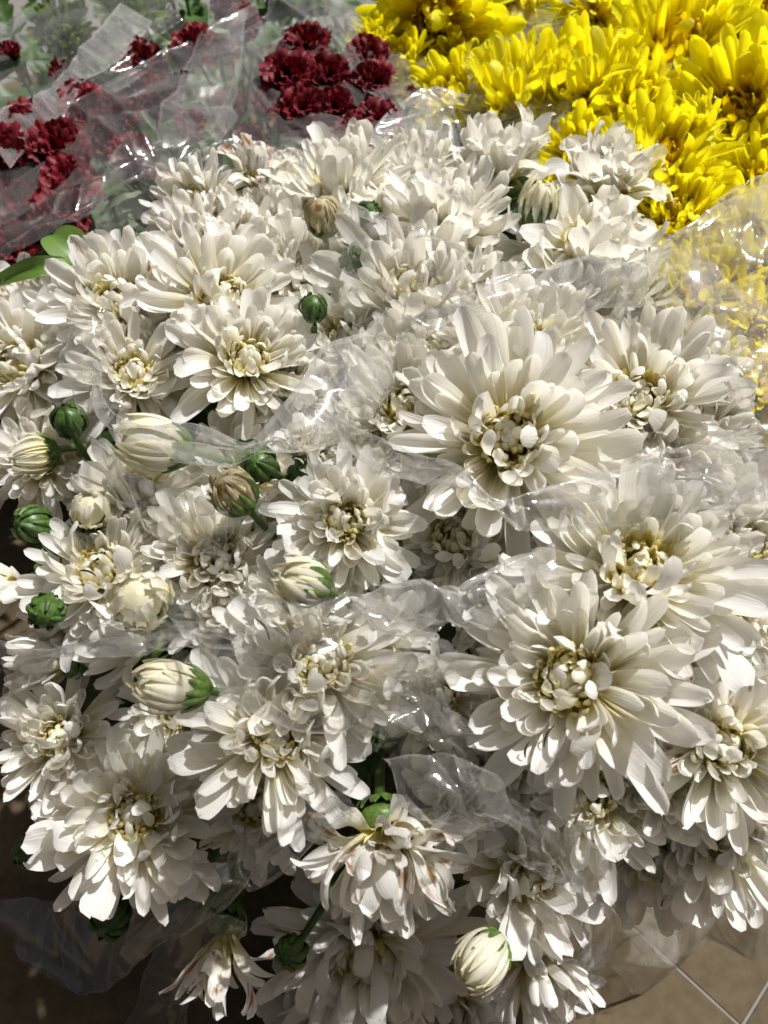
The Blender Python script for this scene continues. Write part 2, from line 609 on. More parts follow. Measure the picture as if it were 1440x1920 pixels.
def add_stem(root, M, loc, axis, r0=.0026, mat=None, back=.05, r1=.0032, to=None):
    base = to or ground_root(loc)
    start = loc - axis * .004
    if to:
        pts = bez(start, loc - axis * back * .5, start.lerp(base, .65) - axis * .006, base)
    else:
        pts = bez(start, loc - axis * back, base + Vector((0, -.02, min(.16, loc.z * .6))), base)
    inv = M.inverted()
    rad = [(r0 + (r1 - r0) * k / 12) for k in range(13)]
    me = tube(pts, rad, 7, mat or M_STEM)
    me.transform(inv)
    part('stem', me, root)
    return pts


def add_leaves(root, M, pts, ts, size=(.035, .05), meshes=None):
    inv = M.inverted()
    for t in ts:
        k = int(t * 12)
        p = pts[k]
        d = (pts[k + 1] - pts[k]).normalized()
        az = ru(0, 6.28)
        side = Vector((math.cos(az), math.sin(az), ru(-.2, .5)))
        side = (side - d * side.dot(d)).normalized()
        X = (side * .8 - d * .5).normalized()
        Zv = (-d - X * (-d).dot(X)).normalized()
        Y = Zv.cross(X)
        s = ru(*size)
        Mw = Matrix(((X.x, Y.x, Zv.x, p.x), (X.y, Y.y, Zv.y, p.y), (X.z, Y.z, Zv.z, p.z), (0, 0, 0, 1))) @ Matrix.Scale(s, 4)
        part('leaf', random.choice(meshes or LEAF), root, inv @ Mw)


# ring: count, length, elevation when open, base radius, base height, kind
RINGS = [(20, 1.00, -8, .07, -.05, 0), (21, .98, 4, .07, -.02, 0), (21, .92, 14, .07, .0, 0), (20, .84, 24, .07, .02, 1),
         (19, .74, 34, .07, .04, 1), (18, .63, 44, .07, .05, 1), (16, .51, 55, .07, .06, 2), (15, .42, 65, .05, .08, 2), (12, .36, 74, .03, .09, 2)]


def bloom(name, label, cat, u, v, Rpx, dz, face, opn, group, kind='w', fill=1., wilt=0., sepals=False, droop=0., z=None, leaves=2, stem=True, wide=1.0, missing=.05, jit=1.25, core=True):
    Z = z if z is not None else base_z(u, v) + dz
    loc = px(u, v, Z)
    view = (loc - CAM).normalized()
    axis = (-view + (face[0] + ru(-.2, .2)) * RIGHT + (face[1] + ru(-.15, .25)) * UP).normalized()
    s = Rpx * 1.2 * Z / F
    M = frame(loc, axis, ru(0, 6.28), s)
    root = thing(name, label, cat, M, group)
    O, Mi, I = {'w': (OUT_W, MID_W, INN_W), 'y': (OUT_Y, MID_Y, INN_Y), 'l': (MID_L, MID_L, MID_L), 'r': (RUFF_W, RUFF_W, INN_W)}[kind]
    age = ru(0, .28)
    mess = ru(.8, 1.4)
    for (n, ln, el, r0, z0, k) in RINGS:
        n = max(4, round(n * fill * ru(.9, 1.08)))
        e0 = el + (1 - opn) * (84 - el) * .88 - droop * (1 - k * .3) * 1.0
        # petals close up shorter as seen from above: keep their length
        off = ru(0, 6.28)
        for q in range(n):
            if random.random() < missing:
                continue
            phi = off + 2 * math.pi * (q + ru(-.38, .38) * jit) / n
            e = R_(e0 + random.gauss(0, 9) * jit * mess)
            L = ln * ru(.72, 1.08)
            Wd = L * ru(.78, 1.1) * wide * (1.0, 1.0, .92)[k] * (.86 if kind == 'y' else 1)
            lib = O if k == 0 else (Mi if k == 1 else I)
            if k == 0 and random.random() < .3:
                lib = Mi
            if kind == 'w' and k < 2 and random.random() < age:
                lib = RUFF_W
            if random.random() < (wilt or (.012 if kind in 'wr' else 0)):
                lib = WILT_W
            part('petal', random.choice(lib), root, petal_matrix(phi, e, r0, z0, L, Wd, ru(-.35, .35) * jit, ru(-.2, .2) * jit))
    if core:
        part('floret_cluster', random.choice({'w': FLO_W, 'r': FLO_W, 'y': FLO_Y, 'l': [FLO_L]}[kind]), root)
    cr = .17 if opn > .6 else .24
    part('receptacle', RECEPT, root, Matrix.Translation((0, 0, -.10)) @ Matrix.Diagonal((cr, cr, .16, 1)))
    ns = 11 if sepals else 7
    for q in range(ns):
        k = cr * 1.12 * ru(.95, 1.08)
        part('sepal', random.choice(SEPAL), root, Matrix.Translation((0, 0, -.06)) @ Matrix.Rotation(2 * math.pi * q / ns + ru(-.1, .1), 4, 'Z') @ Matrix.Diagonal((k, k, k * (1.15 if sepals else .9), 1)))
    if stem:
        pts = add_stem(root, M, loc, axis)
        if leaves:
            add_leaves(root, M, pts, [ru(.22, .5) for _ in range(leaves)])
    return root, M


def bud(name, label, cat, u, v, rpx, dz, face, group, kind='green', z=None, stem_to=None, stretch=1.1, calyx=1.0, leaves=0, stem_back=.05):
    Z = z if z is not None else base_z(u, v) + dz
    loc = px(u, v, Z)
    view = (loc - CAM).normalized()
    axis = (-view + face[0] * RIGHT + face[1] * UP).normalized()
    s = rpx * Z / F
    M = frame(loc, axis, ru(0, 6.28), s)
    root = thing(name, label, cat, M, group)
    D = Matrix.Diagonal
    if kind == 'green':
        part('bud_core', CORE_G, root, D((1, 1, 1.0, 1)))
        for q in range(9):
            k = ru(.97, 1.04)
            part('sepal', random.choice(SEPAL_BUD), root, Matrix.Rotation(q * 2 * math.pi / 9 + ru(-.15, .15), 4, 'Z') @ D((k, k, k * stretch * .95, 1)))
        for q in range(7):
            k = ru(1.04, 1.10)
            part('sepal', random.choice(SEPAL), root, Matrix.Rotation(q * 2 * math.pi / 7 + .3, 4, 'Z') @ D((k, k, k, 1)))
    else:
        lib, core = {'white': (WRAP_W, CORE_W), 'ball': (BALL_W, CORE_W), 'dried': (WRAP_D, CORE_D)}[kind]
        cs = .82 if kind == 'ball' else .98
        part('bud_core', core, root, D((cs, cs, stretch * cs, 1)))
        n = 36 if kind == 'ball' else 26
        for q in range(n):
            k = ru(.97, 1.07)
            part('petal', random.choice(lib), root, Matrix.Rotation(ru(-.1, .1), 4, 'X') @ Matrix.Rotation(q * 2 * math.pi / n + ru(-.22, .22), 4, 'Z') @ D((k, k * ru(.85, 1.2), k * stretch * ru(.92, 1.1), 1)))
        for q in range(12):
            k = ru(1.06, 1.13)
            part('sepal', random.choice(SEPAL_L if calyx > 1.3 else SEPAL), root, Matrix.Rotation(q * 2 * math.pi / 12 + ru(-.1, .1), 4, 'Z') @ D((k, k, k * stretch * (1.03 if calyx > 1.3 else calyx) * ru(.97, 1.03), 1)))
        part('receptacle', RECEPT, root, Matrix.Translation((0, 0, -.62 * stretch)) @ D((.72, .72, .55, 1)))
    to = None
    if stem_to:
        to = px(stem_to[0], stem_to[1], stem_to[2])
    pts = add_stem(root, M, loc - axis * s * .8, axis, .0019, back=stem_back, r1=.0026, to=to)
    if leaves:
        add_leaves(root, M, pts, [ru(.1, .4) for _ in range(leaves)], (.02, .03))
    return root, M


def carnation(label, u, v, Rpx, dz, face, opn=.8, z=None, name='red_carnation'):
    Z = z if z is not None else base_z(u, v) + dz
    loc = px(u, v, Z)
    view = (loc - CAM).normalized()
    axis = (-view + face[0] * RIGHT + face[1] * UP).normalized()
    s = Rpx * (1.3 if u < 320 else .98) * Z / F
    M = frame(loc, axis, ru(0, 6.28), s)
    root = thing(name, label, 'carnation', M, 'dark red spray carnations')
    for (n, ln, el, z0) in [(8, 1.0, 12, -.1), (7, .9, 34, -.05), (6, .8, 55, 0), (5, .7, 74, .05)]:
        if opn < .5 and el < 50:
            n = n // 2
        off = ru(0, 6)
        for q in range(n):
            e = el + (1 - opn) * (86 - el) * .9 + ru(-12, 12)
            L = ln * ru(.9, 1.12)
            part('petal', random.choice(CARN), root, petal_matrix(off + 6.283 * (q + ru(-.3, .3)) / n, R_(e), .04, z0, L, L * (1 if opn > .5 else .55), ru(-.4, .4)))
    # calyx tube
    ca = tube([(0, 0, .15), (0, 0, -.1), (0, 0, -.6), (0, 0, -.95), (0, 0, -1.02)], [.30, .29, .27, .2, .05], 9, M_CSTEM, 'calyx')
    part('calyx', ca, root)
    pts = add_stem(root, M, loc - axis * s, axis, .0014, M_CSTEM, back=.06, r1=.002)
    add_leaves(root, M, pts, [ru(.15, .4) for _ in range(2)], (.03, .05), LEAF_N)
    return root


# ------------------------------------------------------------------ setting: tiled floor
def floor_material():
    m, nt, N, L = new_mat('beige_stone_tile')
    out = N.new('ShaderNodeOutputMaterial')
    tc = N.new('ShaderNodeTexCoord')
    geo = N.new('ShaderNodeNewGeometry')
    n1 = N.new('ShaderNodeTexNoise'); n1.inputs['Scale'].default_value = 9; n1.inputs['Detail'].default_value = 8; n1.inputs['Distortion'].default_value = 1.5
    L.new(geo.outputs['Position'], n1.inputs[0])
    n2 = N.new('ShaderNodeTexNoise'); n2.inputs['Scale'].default_value = 120; n2.inputs['Detail'].default_value = 4
    L.new(geo.outputs['Position'], n2.inputs[0])
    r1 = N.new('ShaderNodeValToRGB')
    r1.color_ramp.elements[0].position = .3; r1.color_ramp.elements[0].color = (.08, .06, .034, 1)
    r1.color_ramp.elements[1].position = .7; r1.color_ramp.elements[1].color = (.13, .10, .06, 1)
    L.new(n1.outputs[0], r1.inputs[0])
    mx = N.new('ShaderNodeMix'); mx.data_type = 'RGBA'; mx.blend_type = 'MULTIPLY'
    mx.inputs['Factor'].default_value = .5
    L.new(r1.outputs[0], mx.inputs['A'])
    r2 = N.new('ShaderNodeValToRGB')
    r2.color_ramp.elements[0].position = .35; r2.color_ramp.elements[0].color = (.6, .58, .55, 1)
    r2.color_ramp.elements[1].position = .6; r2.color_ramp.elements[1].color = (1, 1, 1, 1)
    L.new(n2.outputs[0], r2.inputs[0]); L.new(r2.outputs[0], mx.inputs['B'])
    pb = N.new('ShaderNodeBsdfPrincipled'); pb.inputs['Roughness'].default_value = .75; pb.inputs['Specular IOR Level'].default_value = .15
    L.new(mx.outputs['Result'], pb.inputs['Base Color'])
    b = N.new('ShaderNodeBump'); b.inputs['Strength'].default_value = .15; b.inputs['Distance'].default_value = .002
    L.new(n2.outputs[0], b.inputs['Height']); L.new(b.outputs[0], pb.inputs['Normal'])
    L.new(pb.outputs[0], out.inputs[0])
    return m


M_TILE = floor_material()


def plain(name, c, rough=.8):
    m, nt, N, L = new_mat(name)
    out = N.new('ShaderNodeOutputMaterial')
    pb = N.new('ShaderNodeBsdfPrincipled'); pb.inputs['Roughness'].default_value = rough
    nz = N.new('ShaderNodeTexNoise'); nz.inputs['Scale'].default_value = 60
    tc = N.new('ShaderNodeTexCoord'); L.new(tc.outputs['Object'], nz.inputs[0])
    mx = N.new('ShaderNodeMix'); mx.data_type = 'RGBA'
    L.new(nz.outputs[0], mx.inputs['Factor'])
    mx.inputs['A'].default_value = tuple(x * .75 for x in c[:3]) + (1,)
    mx.inputs['B'].default_value = tuple(min(1, x * 1.2) for x in c[:3]) + (1,)
    L.new(mx.outputs['Result'], pb.inputs['Base Color'])
    L.new(pb.outputs[0], out.inputs[0])
    return m


me = bpy.data.meshes.new('floor')
me.from_pydata([(-30, -30, -.0007), (30, -30, -.0007), (30, 30, -.0007), (-30, 30, -.0007)], [], [(0, 1, 2, 3)])
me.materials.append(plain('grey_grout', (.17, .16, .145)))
floor = bpy.data.objects.new('floor', me)
COL.objects.link(floor)
floor['kind'] = 'structure'
floor['label'] = 'beige stone tile floor with dark joints'


def floor_point(u, v):
    d = FWD + (u - 720) / F * RIGHT - (v - 960) / F * UP
    return CAM + d * (-CAM.z / d.z)


def tile_mesh(S, gap=.0018, bev=.0005):
    h = S / 2 - gap / 2
    v = [(-h, -h, -.006), (h, -h, -.006), (h, h, -.006), (-h, h, -.006)]
    v += [(-h, -h, -bev), (h, -h, -bev), (h, h, -bev), (-h, h, -bev)]
    k = h - bev
    v += [(-k, -k, 0), (k, -k, 0), (k, k, 0), (-k, k, 0)]
    f = [(8, 9, 10, 11)]
    for a in range(4):
        b = (a + 1) % 4
        f += [(a, b, b + 4, a + 4), (a + 4, b + 4, b + 8, a + 8)]
    m = bpy.data.meshes.new('tile'); m.from_pydata(v, [], f); m.materials.append(M_TILE); m.update()
    return m


S = .85
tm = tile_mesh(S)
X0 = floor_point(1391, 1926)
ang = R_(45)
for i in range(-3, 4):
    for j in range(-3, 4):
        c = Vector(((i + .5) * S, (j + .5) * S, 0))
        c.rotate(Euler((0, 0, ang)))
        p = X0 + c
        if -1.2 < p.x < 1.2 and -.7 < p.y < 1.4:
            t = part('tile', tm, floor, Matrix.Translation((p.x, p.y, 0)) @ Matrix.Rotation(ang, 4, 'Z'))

# ------------------------------------------------------------------ white chrysanthemums
# u, v: where the flower's heart sits in the photo; radius; depth step; facing (right, up); how open; label; extras
GW = 'white chrysanthemum blooms'
WHITE = [
    (480, 352, 85, -.012, (.25, 1.7), .25, 'small half-open white bloom with a tall upright petal, top left of the white pile', dict(wilt=.25, sepals=True, fill=.6)),
    (375, 400, 100, -.005, (-.5, .7), .8, 'white bloom at the top left corner of the pile, beside the half-open one', dict(wilt=.05)),
    (635, 375, 135, 0., (0, .9), .75, 'white bloom with upright petals right behind the dried brown bud', {}),
    (775, 345, 95, .03, (0, 1.1), .6, 'white bloom in the back row, left of the ruffled one by the cellophane edge', {}),
    (945, 340, 115, -.01, (-.1, 1.8), .34, 'ruffled white bloom seen from the side in the back row, green calyx below it', dict(sepals=True, kind='r', fill=.8)),
    (1135, 375, 120, -.012, (.25, 1.6), .36, 'ruffled white bloom standing against the yellow flowers, furthest right of the back row', dict(sepals=True, kind='r', fill=.8)),
    (840, 430, 125, -.02, (0, 1.0), .66, 'wide white bloom in front of the back row, below the ruffled side-view bloom', {}),
    (1090, 490, 140, -.015, (.1, .9), .66, 'broad white bloom below the ruffled one beside the yellow flowers', dict(kind='r', fill=.8)),
    (690, 450, 105, .0, (0, .8), .75, 'white bloom directly under the small green bud near the top', {}),
    (545, 430, 110, .01, (0, .9), .75, 'white bloom left of the dried brown bud', {}),
    (385, 480, 100, -.005, (-.2, .6), .5, 'half-closed cream white bloom above the left upper flowers', {}),
    (228, 585, 135, -.015, (-.3, .3), .8, 'white bloom with a creamy heart beside the green leaf at left', dict(wilt=.06)),
    (62, 575, 80, .005, (-.3, .5), .7, 'small browning white bloom under the long curved leaf at the left edge', dict(wilt=.5, kind='r')),
    (410, 575, 150, -.015, (0, .45), .85, 'large white bloom left of the green bud on a short stalk, upper left', {}),
    (460, 690, 135, -.02, (.1, .3), .85, 'white bloom with a yellow-tinged heart above the curved cellophane rim', {}),
    (250, 715, 115, -.012, (-.1, .4), .8, 'white bloom between the left edge flowers and the yellow-hearted bloom', {}),
    (55, 690, 130, .0, (-.4, .3), .85, 'crowded white bloom cut by the left edge above the green buds', {}),
    (140, 600, 90, .0, (-.4, .4), .7, 'small white bloom between the left edge bloom and the one by the leaf', {}),
    (650, 655, 115, .005, (-.1, .4), .8, 'white bloom behind cellophane just below the short-stalked green bud', {}),
    (770, 570, 160, -.005, (0, .7), .72, 'large pale bloom veiled by cellophane in the upper middle', {}),
    (800, 690, 110, -.005, (-.1, .5), .8, 'shaded white bloom left of the one with the open golden heart', {}),
    (975, 668, 145, -.015, (.05, .45), .85, 'white bloom with an open golden heart in the middle of the pile', {}),
    (1125, 640, 100, .03, (.2, .7), .7, 'shaded white bloom tucked behind, between the golden heart and the right tall petals', {}),
    (765, 775, 135, -.012, (-.2, .3), .85, 'white bloom touching the big central bloom on its left', {}),
    (950, 832, 205, -.035, (0, .22), .88, 'largest white bloom at the centre, its lower petals under cellophane', {}),
    (1195, 762, 165, -.02, (.2, .35), .85, 'white bloom with long upright petals at the right, golden knotted heart', {}),
    (1330, 815, 85, -.01, (1.2, .2), .3, 'half-closed white bloom pointing right at the edge of the right-hand bunch', dict(sepals=True, fill=.7)),
    (1095, 850, 110, -.005, (.1, .3), .8, 'white bloom squeezed between the central bloom and the long-petalled right one', {}),
    (1220, 880, 120, .0, (.1, .2), .8, 'veiled white bloom under the long-petalled right one, behind the film', {}),
    (650, 985, 130, -.025, (0, .2), .82, 'white bloom alone in the sun just left of the shaded gap, mid picture', {}),
    (860, 1020, 145, .02, (0, .3), .85, 'shaded cream bloom under the front edge of the central cellophane', {}),
    (565, 850, 62, -.02, (0, .5), .35, 'small cream opening bloom beside the leafy green bud, middle left', dict(kind='r', fill=.7)),
    (265, 935, 125, .0, (0, .3), .8, 'white bloom below the plump striped bud, partly covered by film', {}),
    (200, 1085, 140, -.01, (-.1, .3), .85, 'white bloom with long left petals, right of the round green bud', {}),
    (400, 1045, 130, .0, (0, .3), .8, 'white bloom right of the knobbly cream opening bud', {}),
    (565, 1150, 105, -.01, (0, .1), .85, 'white bloom with a green-backed bud resting on it', {}),
    (55, 1100, 105, -.015, (-1.6, -.25), .22, 'closed white bloom lying on its side at the left edge, pointing left', dict(sepals=True, fill=.6)),
    (690, 1080, 90, .015, (.1, .2), .8, 'small shaded white bloom below the sunny one left of the gap', {}),
    (1190, 1085, 200, -.035, (.05, .25), .84, 'big white bloom above the largest front one, with petals standing over its heart', {}),
    (1080, 1275, 212, -.035, (-.05, .05), .9, 'biggest and nearest white bloom, right front, heart wide open', {}),
    (1375, 1172, 105, -.01, (.1, .1), .8, 'white bloom at the right edge with a tight greenish yellow heart', {}),
    (1345, 1395, 165, -.012, (.15, 0), .85, 'white bloom with a dark golden heart at the right edge, front', {}),
    (1110, 1490, 150, .01, (.05, -.15), .85, 'shaded white bloom hanging under the biggest front bloom', {}),
    (830, 1315, 100, .01, (-.1, .1), .75, 'cream bloom sunk beside the dark gap in the film', {}),
    (600, 1250, 175, -.012, (0, .15), .82, 'broad white bloom under the crumpled middle film, front left of the gap', {}),
    (515, 1375, 170, -.025, (-.05, -.05), .84, 'white bloom just below the broad one, above the front centre', {}),
    (118, 1382, 120, -.012, (-.2, -.05), .75, 'loose white bloom at the left with petals reaching over dark floor', dict(jit=1.3)),
    (255, 1530, 160, -.02, (-.12, -.12), .82, 'long-petalled white bloom at lower left overhanging the dark floor', dict(jit=1.2)),
    (120, 1245, 95, -.005, (-1.2, -.2), .25, 'closed white bloom inside the film at the left edge, pointing left', dict(sepals=True, fill=.6)),
    (275, 1205, 115, .0, (-1.3, .2), .3, 'closed white bloom on its side just above the fat green-capped bud', dict(sepals=True, fill=.7)),
    (340, 1340, 110, .02, (0, 0), .8, 'shaded white bloom between the lower left blooms, under the fat bud', {}),
    (480, 1510, 110, .015, (0, -.3), .85, 'shaded white bloom under the front middle one', {}),
    (715, 1560, 165, -.035, (.25, -1.25), .5, 'white bloom hanging upside down at the front with brown stained petals', dict(wilt=.35, sepals=True, fill=.75)),
    (985, 1640, 135, -.02, (.15, -.35), .6, 'crinkled white bloom hanging at the front, in front of the film strip', dict(kind='r', fill=.8)),
    (690, 1760, 185, .04, (0, -.7), .75, 'white bloom in deep shade beneath the upside-down one', {}),
    (850, 1510, 95, .0, (.2, .3), .5, 'frilly white bloom under the bright film glint, front centre', dict(kind='r', fill=.8)),
    (1340, 1545, 150, .005, (.1, -.6), .7, 'white bloom at the lower right edge with petals pointing down to the floor', {}),
    (1220, 1590, 125, .02, (.1, -.5), .8, 'shaded white bloom at the bottom of the right bunch over the film', {}),
    (1385, 1030, 110, .01, (.4, .2), .75, 'white bloom at the right edge beside the big one with petals over its heart', {}),
    (1310, 960, 110, .01, (.1, .4), .8, 'veiled white bloom under film at the right, above the big blooms', {}),
    (1000, 1790, 130, .0, (.2, -1.2), .5, 'white bloom with long petals hanging down beside the front white bud', dict(fill=.6)),
    (420, 1750, 120, -.025, (-.2, -1.8), .06, 'wilted half-shut bloom hanging down at the bottom left', dict(wilt=.3, sepals=True, fill=.3, core=False, jit=1.5)),
    (640, 1890, 150, .06, (0, -.6), .8, 'white bloom in dark shade cut by the bottom edge, left', {}),
    (840, 1880, 140, .06, (.1, -.6), .8, 'white bloom in dark shade cut by the bottom edge, below the front bud', {}),
    (920, 1130, 100, .03, (0, .2), .8, 'shaded bloom behind the crumpled film band, middle right', {}),
    (460, 900, 110, .02, (0, .3), .8, 'white bloom in shadow behind the withered brown bud', {}),
    (1260, 1290, 120, .02, (.1, 0), .8, 'white bloom between the biggest front bloom and the right edge', {}),
    (560, 525, 105, .005, (.2, .8), .75, 'white bloom just above the short-stalked green bud', {}),
    (335, 640, 100, .005, (-.2, .5), .75, 'white bloom wedged between the three upper left blooms', {}),
    (560, 745, 100, .01, (.2, .4), .8, 'white bloom right of the yellow-hearted one, under the collar film', {}),
    (690, 840, 105, .0, (-.2, .3), .8, 'white bloom below the left end of the central film', {}),
    (885, 590, 115, .0, (.1, .7), .7, 'white bloom behind the golden-hearted one, under the veil', {}),
    (1045, 575, 110, .005, (.2, .7), .7, 'white bloom under the hazy film band, upper right of the golden heart', {}),
    (880, 725, 105, .0, (0, .5), .75, 'white bloom squeezed above the largest central bloom', {}),
    (1070, 960, 125, .01, (.1, .3), .8, 'white bloom under the lower edge of the central film', {}),
    (1290, 700, 100, .02, (.5, .6), .7, 'white bloom behind the long-petalled right one, next to the yellow', {}),
    (700, 1200, 110, .015, (.1, .2), .8, 'white bloom right of the broad one under the crumpled film', {}),
    (950, 1420, 110, .015, (-.1, -.1), .8, 'white bloom under the left side of the biggest front bloom', {}),
    (1235, 1450, 125, .005, (.1, -.1), .8, 'white bloom between the hanging shaded one and the dark golden heart', {}),
    (430, 1150, 105, .01, (0, .2), .8, 'white bloom just above the long draped film sheet', {}),
    (150, 1175, 90, .01, (-.2, .1), .8, 'white bloom just above the film pocket at left', {}),
    (470, 480, 110, .01, (-.1, .9), .7, 'white bloom in the upper left between the half-closed one and the bud', {}),
    (1180, 560, 95, .015, (.4, .8), .65, 'white bloom below the broad one by the yellow flowers', {}),
    (80, 870, 100, .02, (-.2, .2), .8, 'shaded white bloom under the small cream bud at the left edge', {}),
]
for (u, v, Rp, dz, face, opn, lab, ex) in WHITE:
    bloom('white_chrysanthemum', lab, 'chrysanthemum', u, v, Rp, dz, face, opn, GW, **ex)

GB = 'chrysanthemum buds'
BUDS = [
    ('green', 660, 487, 26, -.035, (.1, .2), 'smallest green bud near the top, among white petals', {}),
    ('green', 588, 577, 28, -.035, (0, 1.2), 'green bud on a short stalk, right of the upper left blooms', dict(stem_to=(625, 670, .49))),
    ('green', 130, 788, 34, -.035, (-.3, .8), 'green bud at the left, above the small cream bud', dict(stem_to=(180, 860, .47))),
    ('green', 487, 872, 36, -.035, (-.5, .3), 'leafy green bud right behind the withered brown one', dict(stem_to=(580, 910, .44), leaves=2)),
    ('green', 60, 982, 38, -.03, (-.8, .1), 'frayed green bud at the left edge on a hooked stalk', dict(stem_to=(190, 1000, .46), leaves=1)),
    ('green', 86, 1147, 37, -.04, (-.1, -.3), 'round dark green bud beside the bloom lying at the left edge', {}),
    ('green', 55, 1597, 31, .0, (-.7, -.4), 'lone green bud over the dark floor at the lower left', dict(stem_to=(330, 1500, .44), stem_back=.03)),
    ('green', 207, 1722, 40, .005, (-.3, -.5), 'green bud in shade below the long-petalled lower left bloom', {}),
    ('green', 546, 1786, 33, -.045, (-.3, -.4), 'dark green bud at the bottom, right of the wilted hanging bloom', dict(stem_to=(640, 1640, .44))),
    ('dried', 606, 405, 36, -.05, (-.1, 1.1), 'dried brown and cream bud near the top of the pile', dict(stem_to=(625, 500, .52))),
    ('green', 690, 400, 26, -.02, (.3, .6), 'pale leafy bud right of the dried brown bud', dict(leaves=3)),
    ('dried', 438, 922, 44, -.04, (-.7, .8), 'withered brown bud in a green cup, middle left', dict(calyx=1.4)),
    ('white', 285, 833, 60, -.04, (-1.8, .3), 'plump white bud with striped closed petals and green cup, left', dict(stem_to=(470, 890, .45), calyx=1.15, stretch=1.25)),
    ('ball', 62, 852, 40, -.02, (-1.6, -.3), 'small cream bud at the left edge below the green bud', dict(stem_to=(150, 850, .46))),
    ('ball', 168, 958, 38, -.03, (-.1, .7), 'cream bud half hidden below the plump striped bud', dict(calyx=1.25)),
    ('ball', 262, 1125, 60, -.05, (-.15, .3), 'knobbly cream opening bud on the left bloom', {}),
    ('white', 568, 1090, 55, -.055, (-1.2, .5), 'green-backed cream bud lying on an open bloom, mid left', dict(calyx=1.5)),
    ('white', 312, 1285, 58, -.045, (-2.4, .3), 'fat white bud with a bright green cup, lower left', dict(stem_to=(440, 1300, .42), calyx=1.25, stretch=1.25)),
    ('white', 905, 1800, 55, -.07, (-1.0, -1.2), 'white bud with green cup at the bottom, right of centre', dict(stem_to=(1000, 1700, .45), stretch=1.2)),
    ('white', 1008, 385, 44, -.045, (.25, 1.3), 'upright white bud with dark green cup in the back row', dict(calyx=1.5, stretch=1.25)),
    ('ball', 1065, 205, 34, -.0, (.1, 1.4), 'small white bud behind the film against the yellow flowers', dict(stretch=1.25)),
]
for (k, u, v, r, dz, face, lab, ex) in BUDS:
    bud({'green': 'green_bud', 'dried': 'dried_bud', 'white': 'white_bud', 'ball': 'opening_bud'}[k], lab, 'bud', u, v, r * (.8 if k == 'white' else .92), dz - .012, face, GB, k, **ex)

# leafy sprig at the left edge
Zs = base_z(100, 500) - .02
p0 = px(180, 600, Zs + .04)
Ms = Matrix.Translation(p0)
sprig = thing('leafy_sprig', 'green leafy sprig with a long curved leaf at the left edge', 'leaf', Ms)
pts = [px(180, 600, Zs + .04), px(178, 560, Zs + .02), px(172, 520, Zs), px(165, 500, Zs - .004)]
mst = tube(pts, [.002, .002, .0018, .0015], 7, M_STEM)
mst.transform(Ms.inverted())
part('stem', mst, sprig)


def leaf_strip(path, halfw, mat, name='leaf', roll=0.0):
    """leaf along a 3-D path, its blade across it"""
    n = 18; nu = 7
    pv = [Vector(p) for p in path]
    P = np.zeros((n, nu, 3)); U = np.zeros((n, nu, 2))

    def at(t):
        k = t * (len(pv) - 1); i = min(int(k), len(pv) - 2); f = k - i
        a = pv[max(i - 1, 0)]; b = pv[i]; c = pv[i + 1]; d = pv[min(i + 2, len(pv) - 1)]
        return .5 * ((2 * b) + (c - a) * f + (2 * a - 5 * b + 4 * c - d) * f * f + (3 * b - a - 3 * c + d) * f ** 3)
    for j in range(n):
        t = j / (n - 1)
        p = at(t); T = (at(min(1, t + .02)) - at(max(0, t - .02))).normalized()
        vw = (p - CAM).normalized()
        A = T.cross(vw).normalized()
        A.rotate(Matrix.Rotation(roll, 3, T))
        Nn = T.cross(A)
        h = halfw * (math.sin(math.pi * min(1, .08 + .92 * t)) ** .7) + .0004
        for i in range(nu):
            s = -1 + 2 * i / (nu - 1)
            q = p + A * s * h + Nn * (h * .45 * abs(s))
            P[j, i] = q; U[j, i] = (i / (nu - 1), t)
    return grid_mesh(name, P, U, mat)


for (pth, hw, roll) in [([(165, 505, Zs - .004), (140, 478, Zs - .012), (112, 452, Zs - .012), (98, 440, Zs - .006)], .0125, .3),
                        ([(165, 508, Zs), (100, 500, Zs - .02), (45, 508, Zs - .02), (-20, 535, Zs - .01)], .006, .2)]:
    m_ = leaf_strip([px(*p) for p in pth], hw, M_LEAFB, roll=roll)
    m_.transform(Ms.inverted())
    part('leaf', m_, sprig)

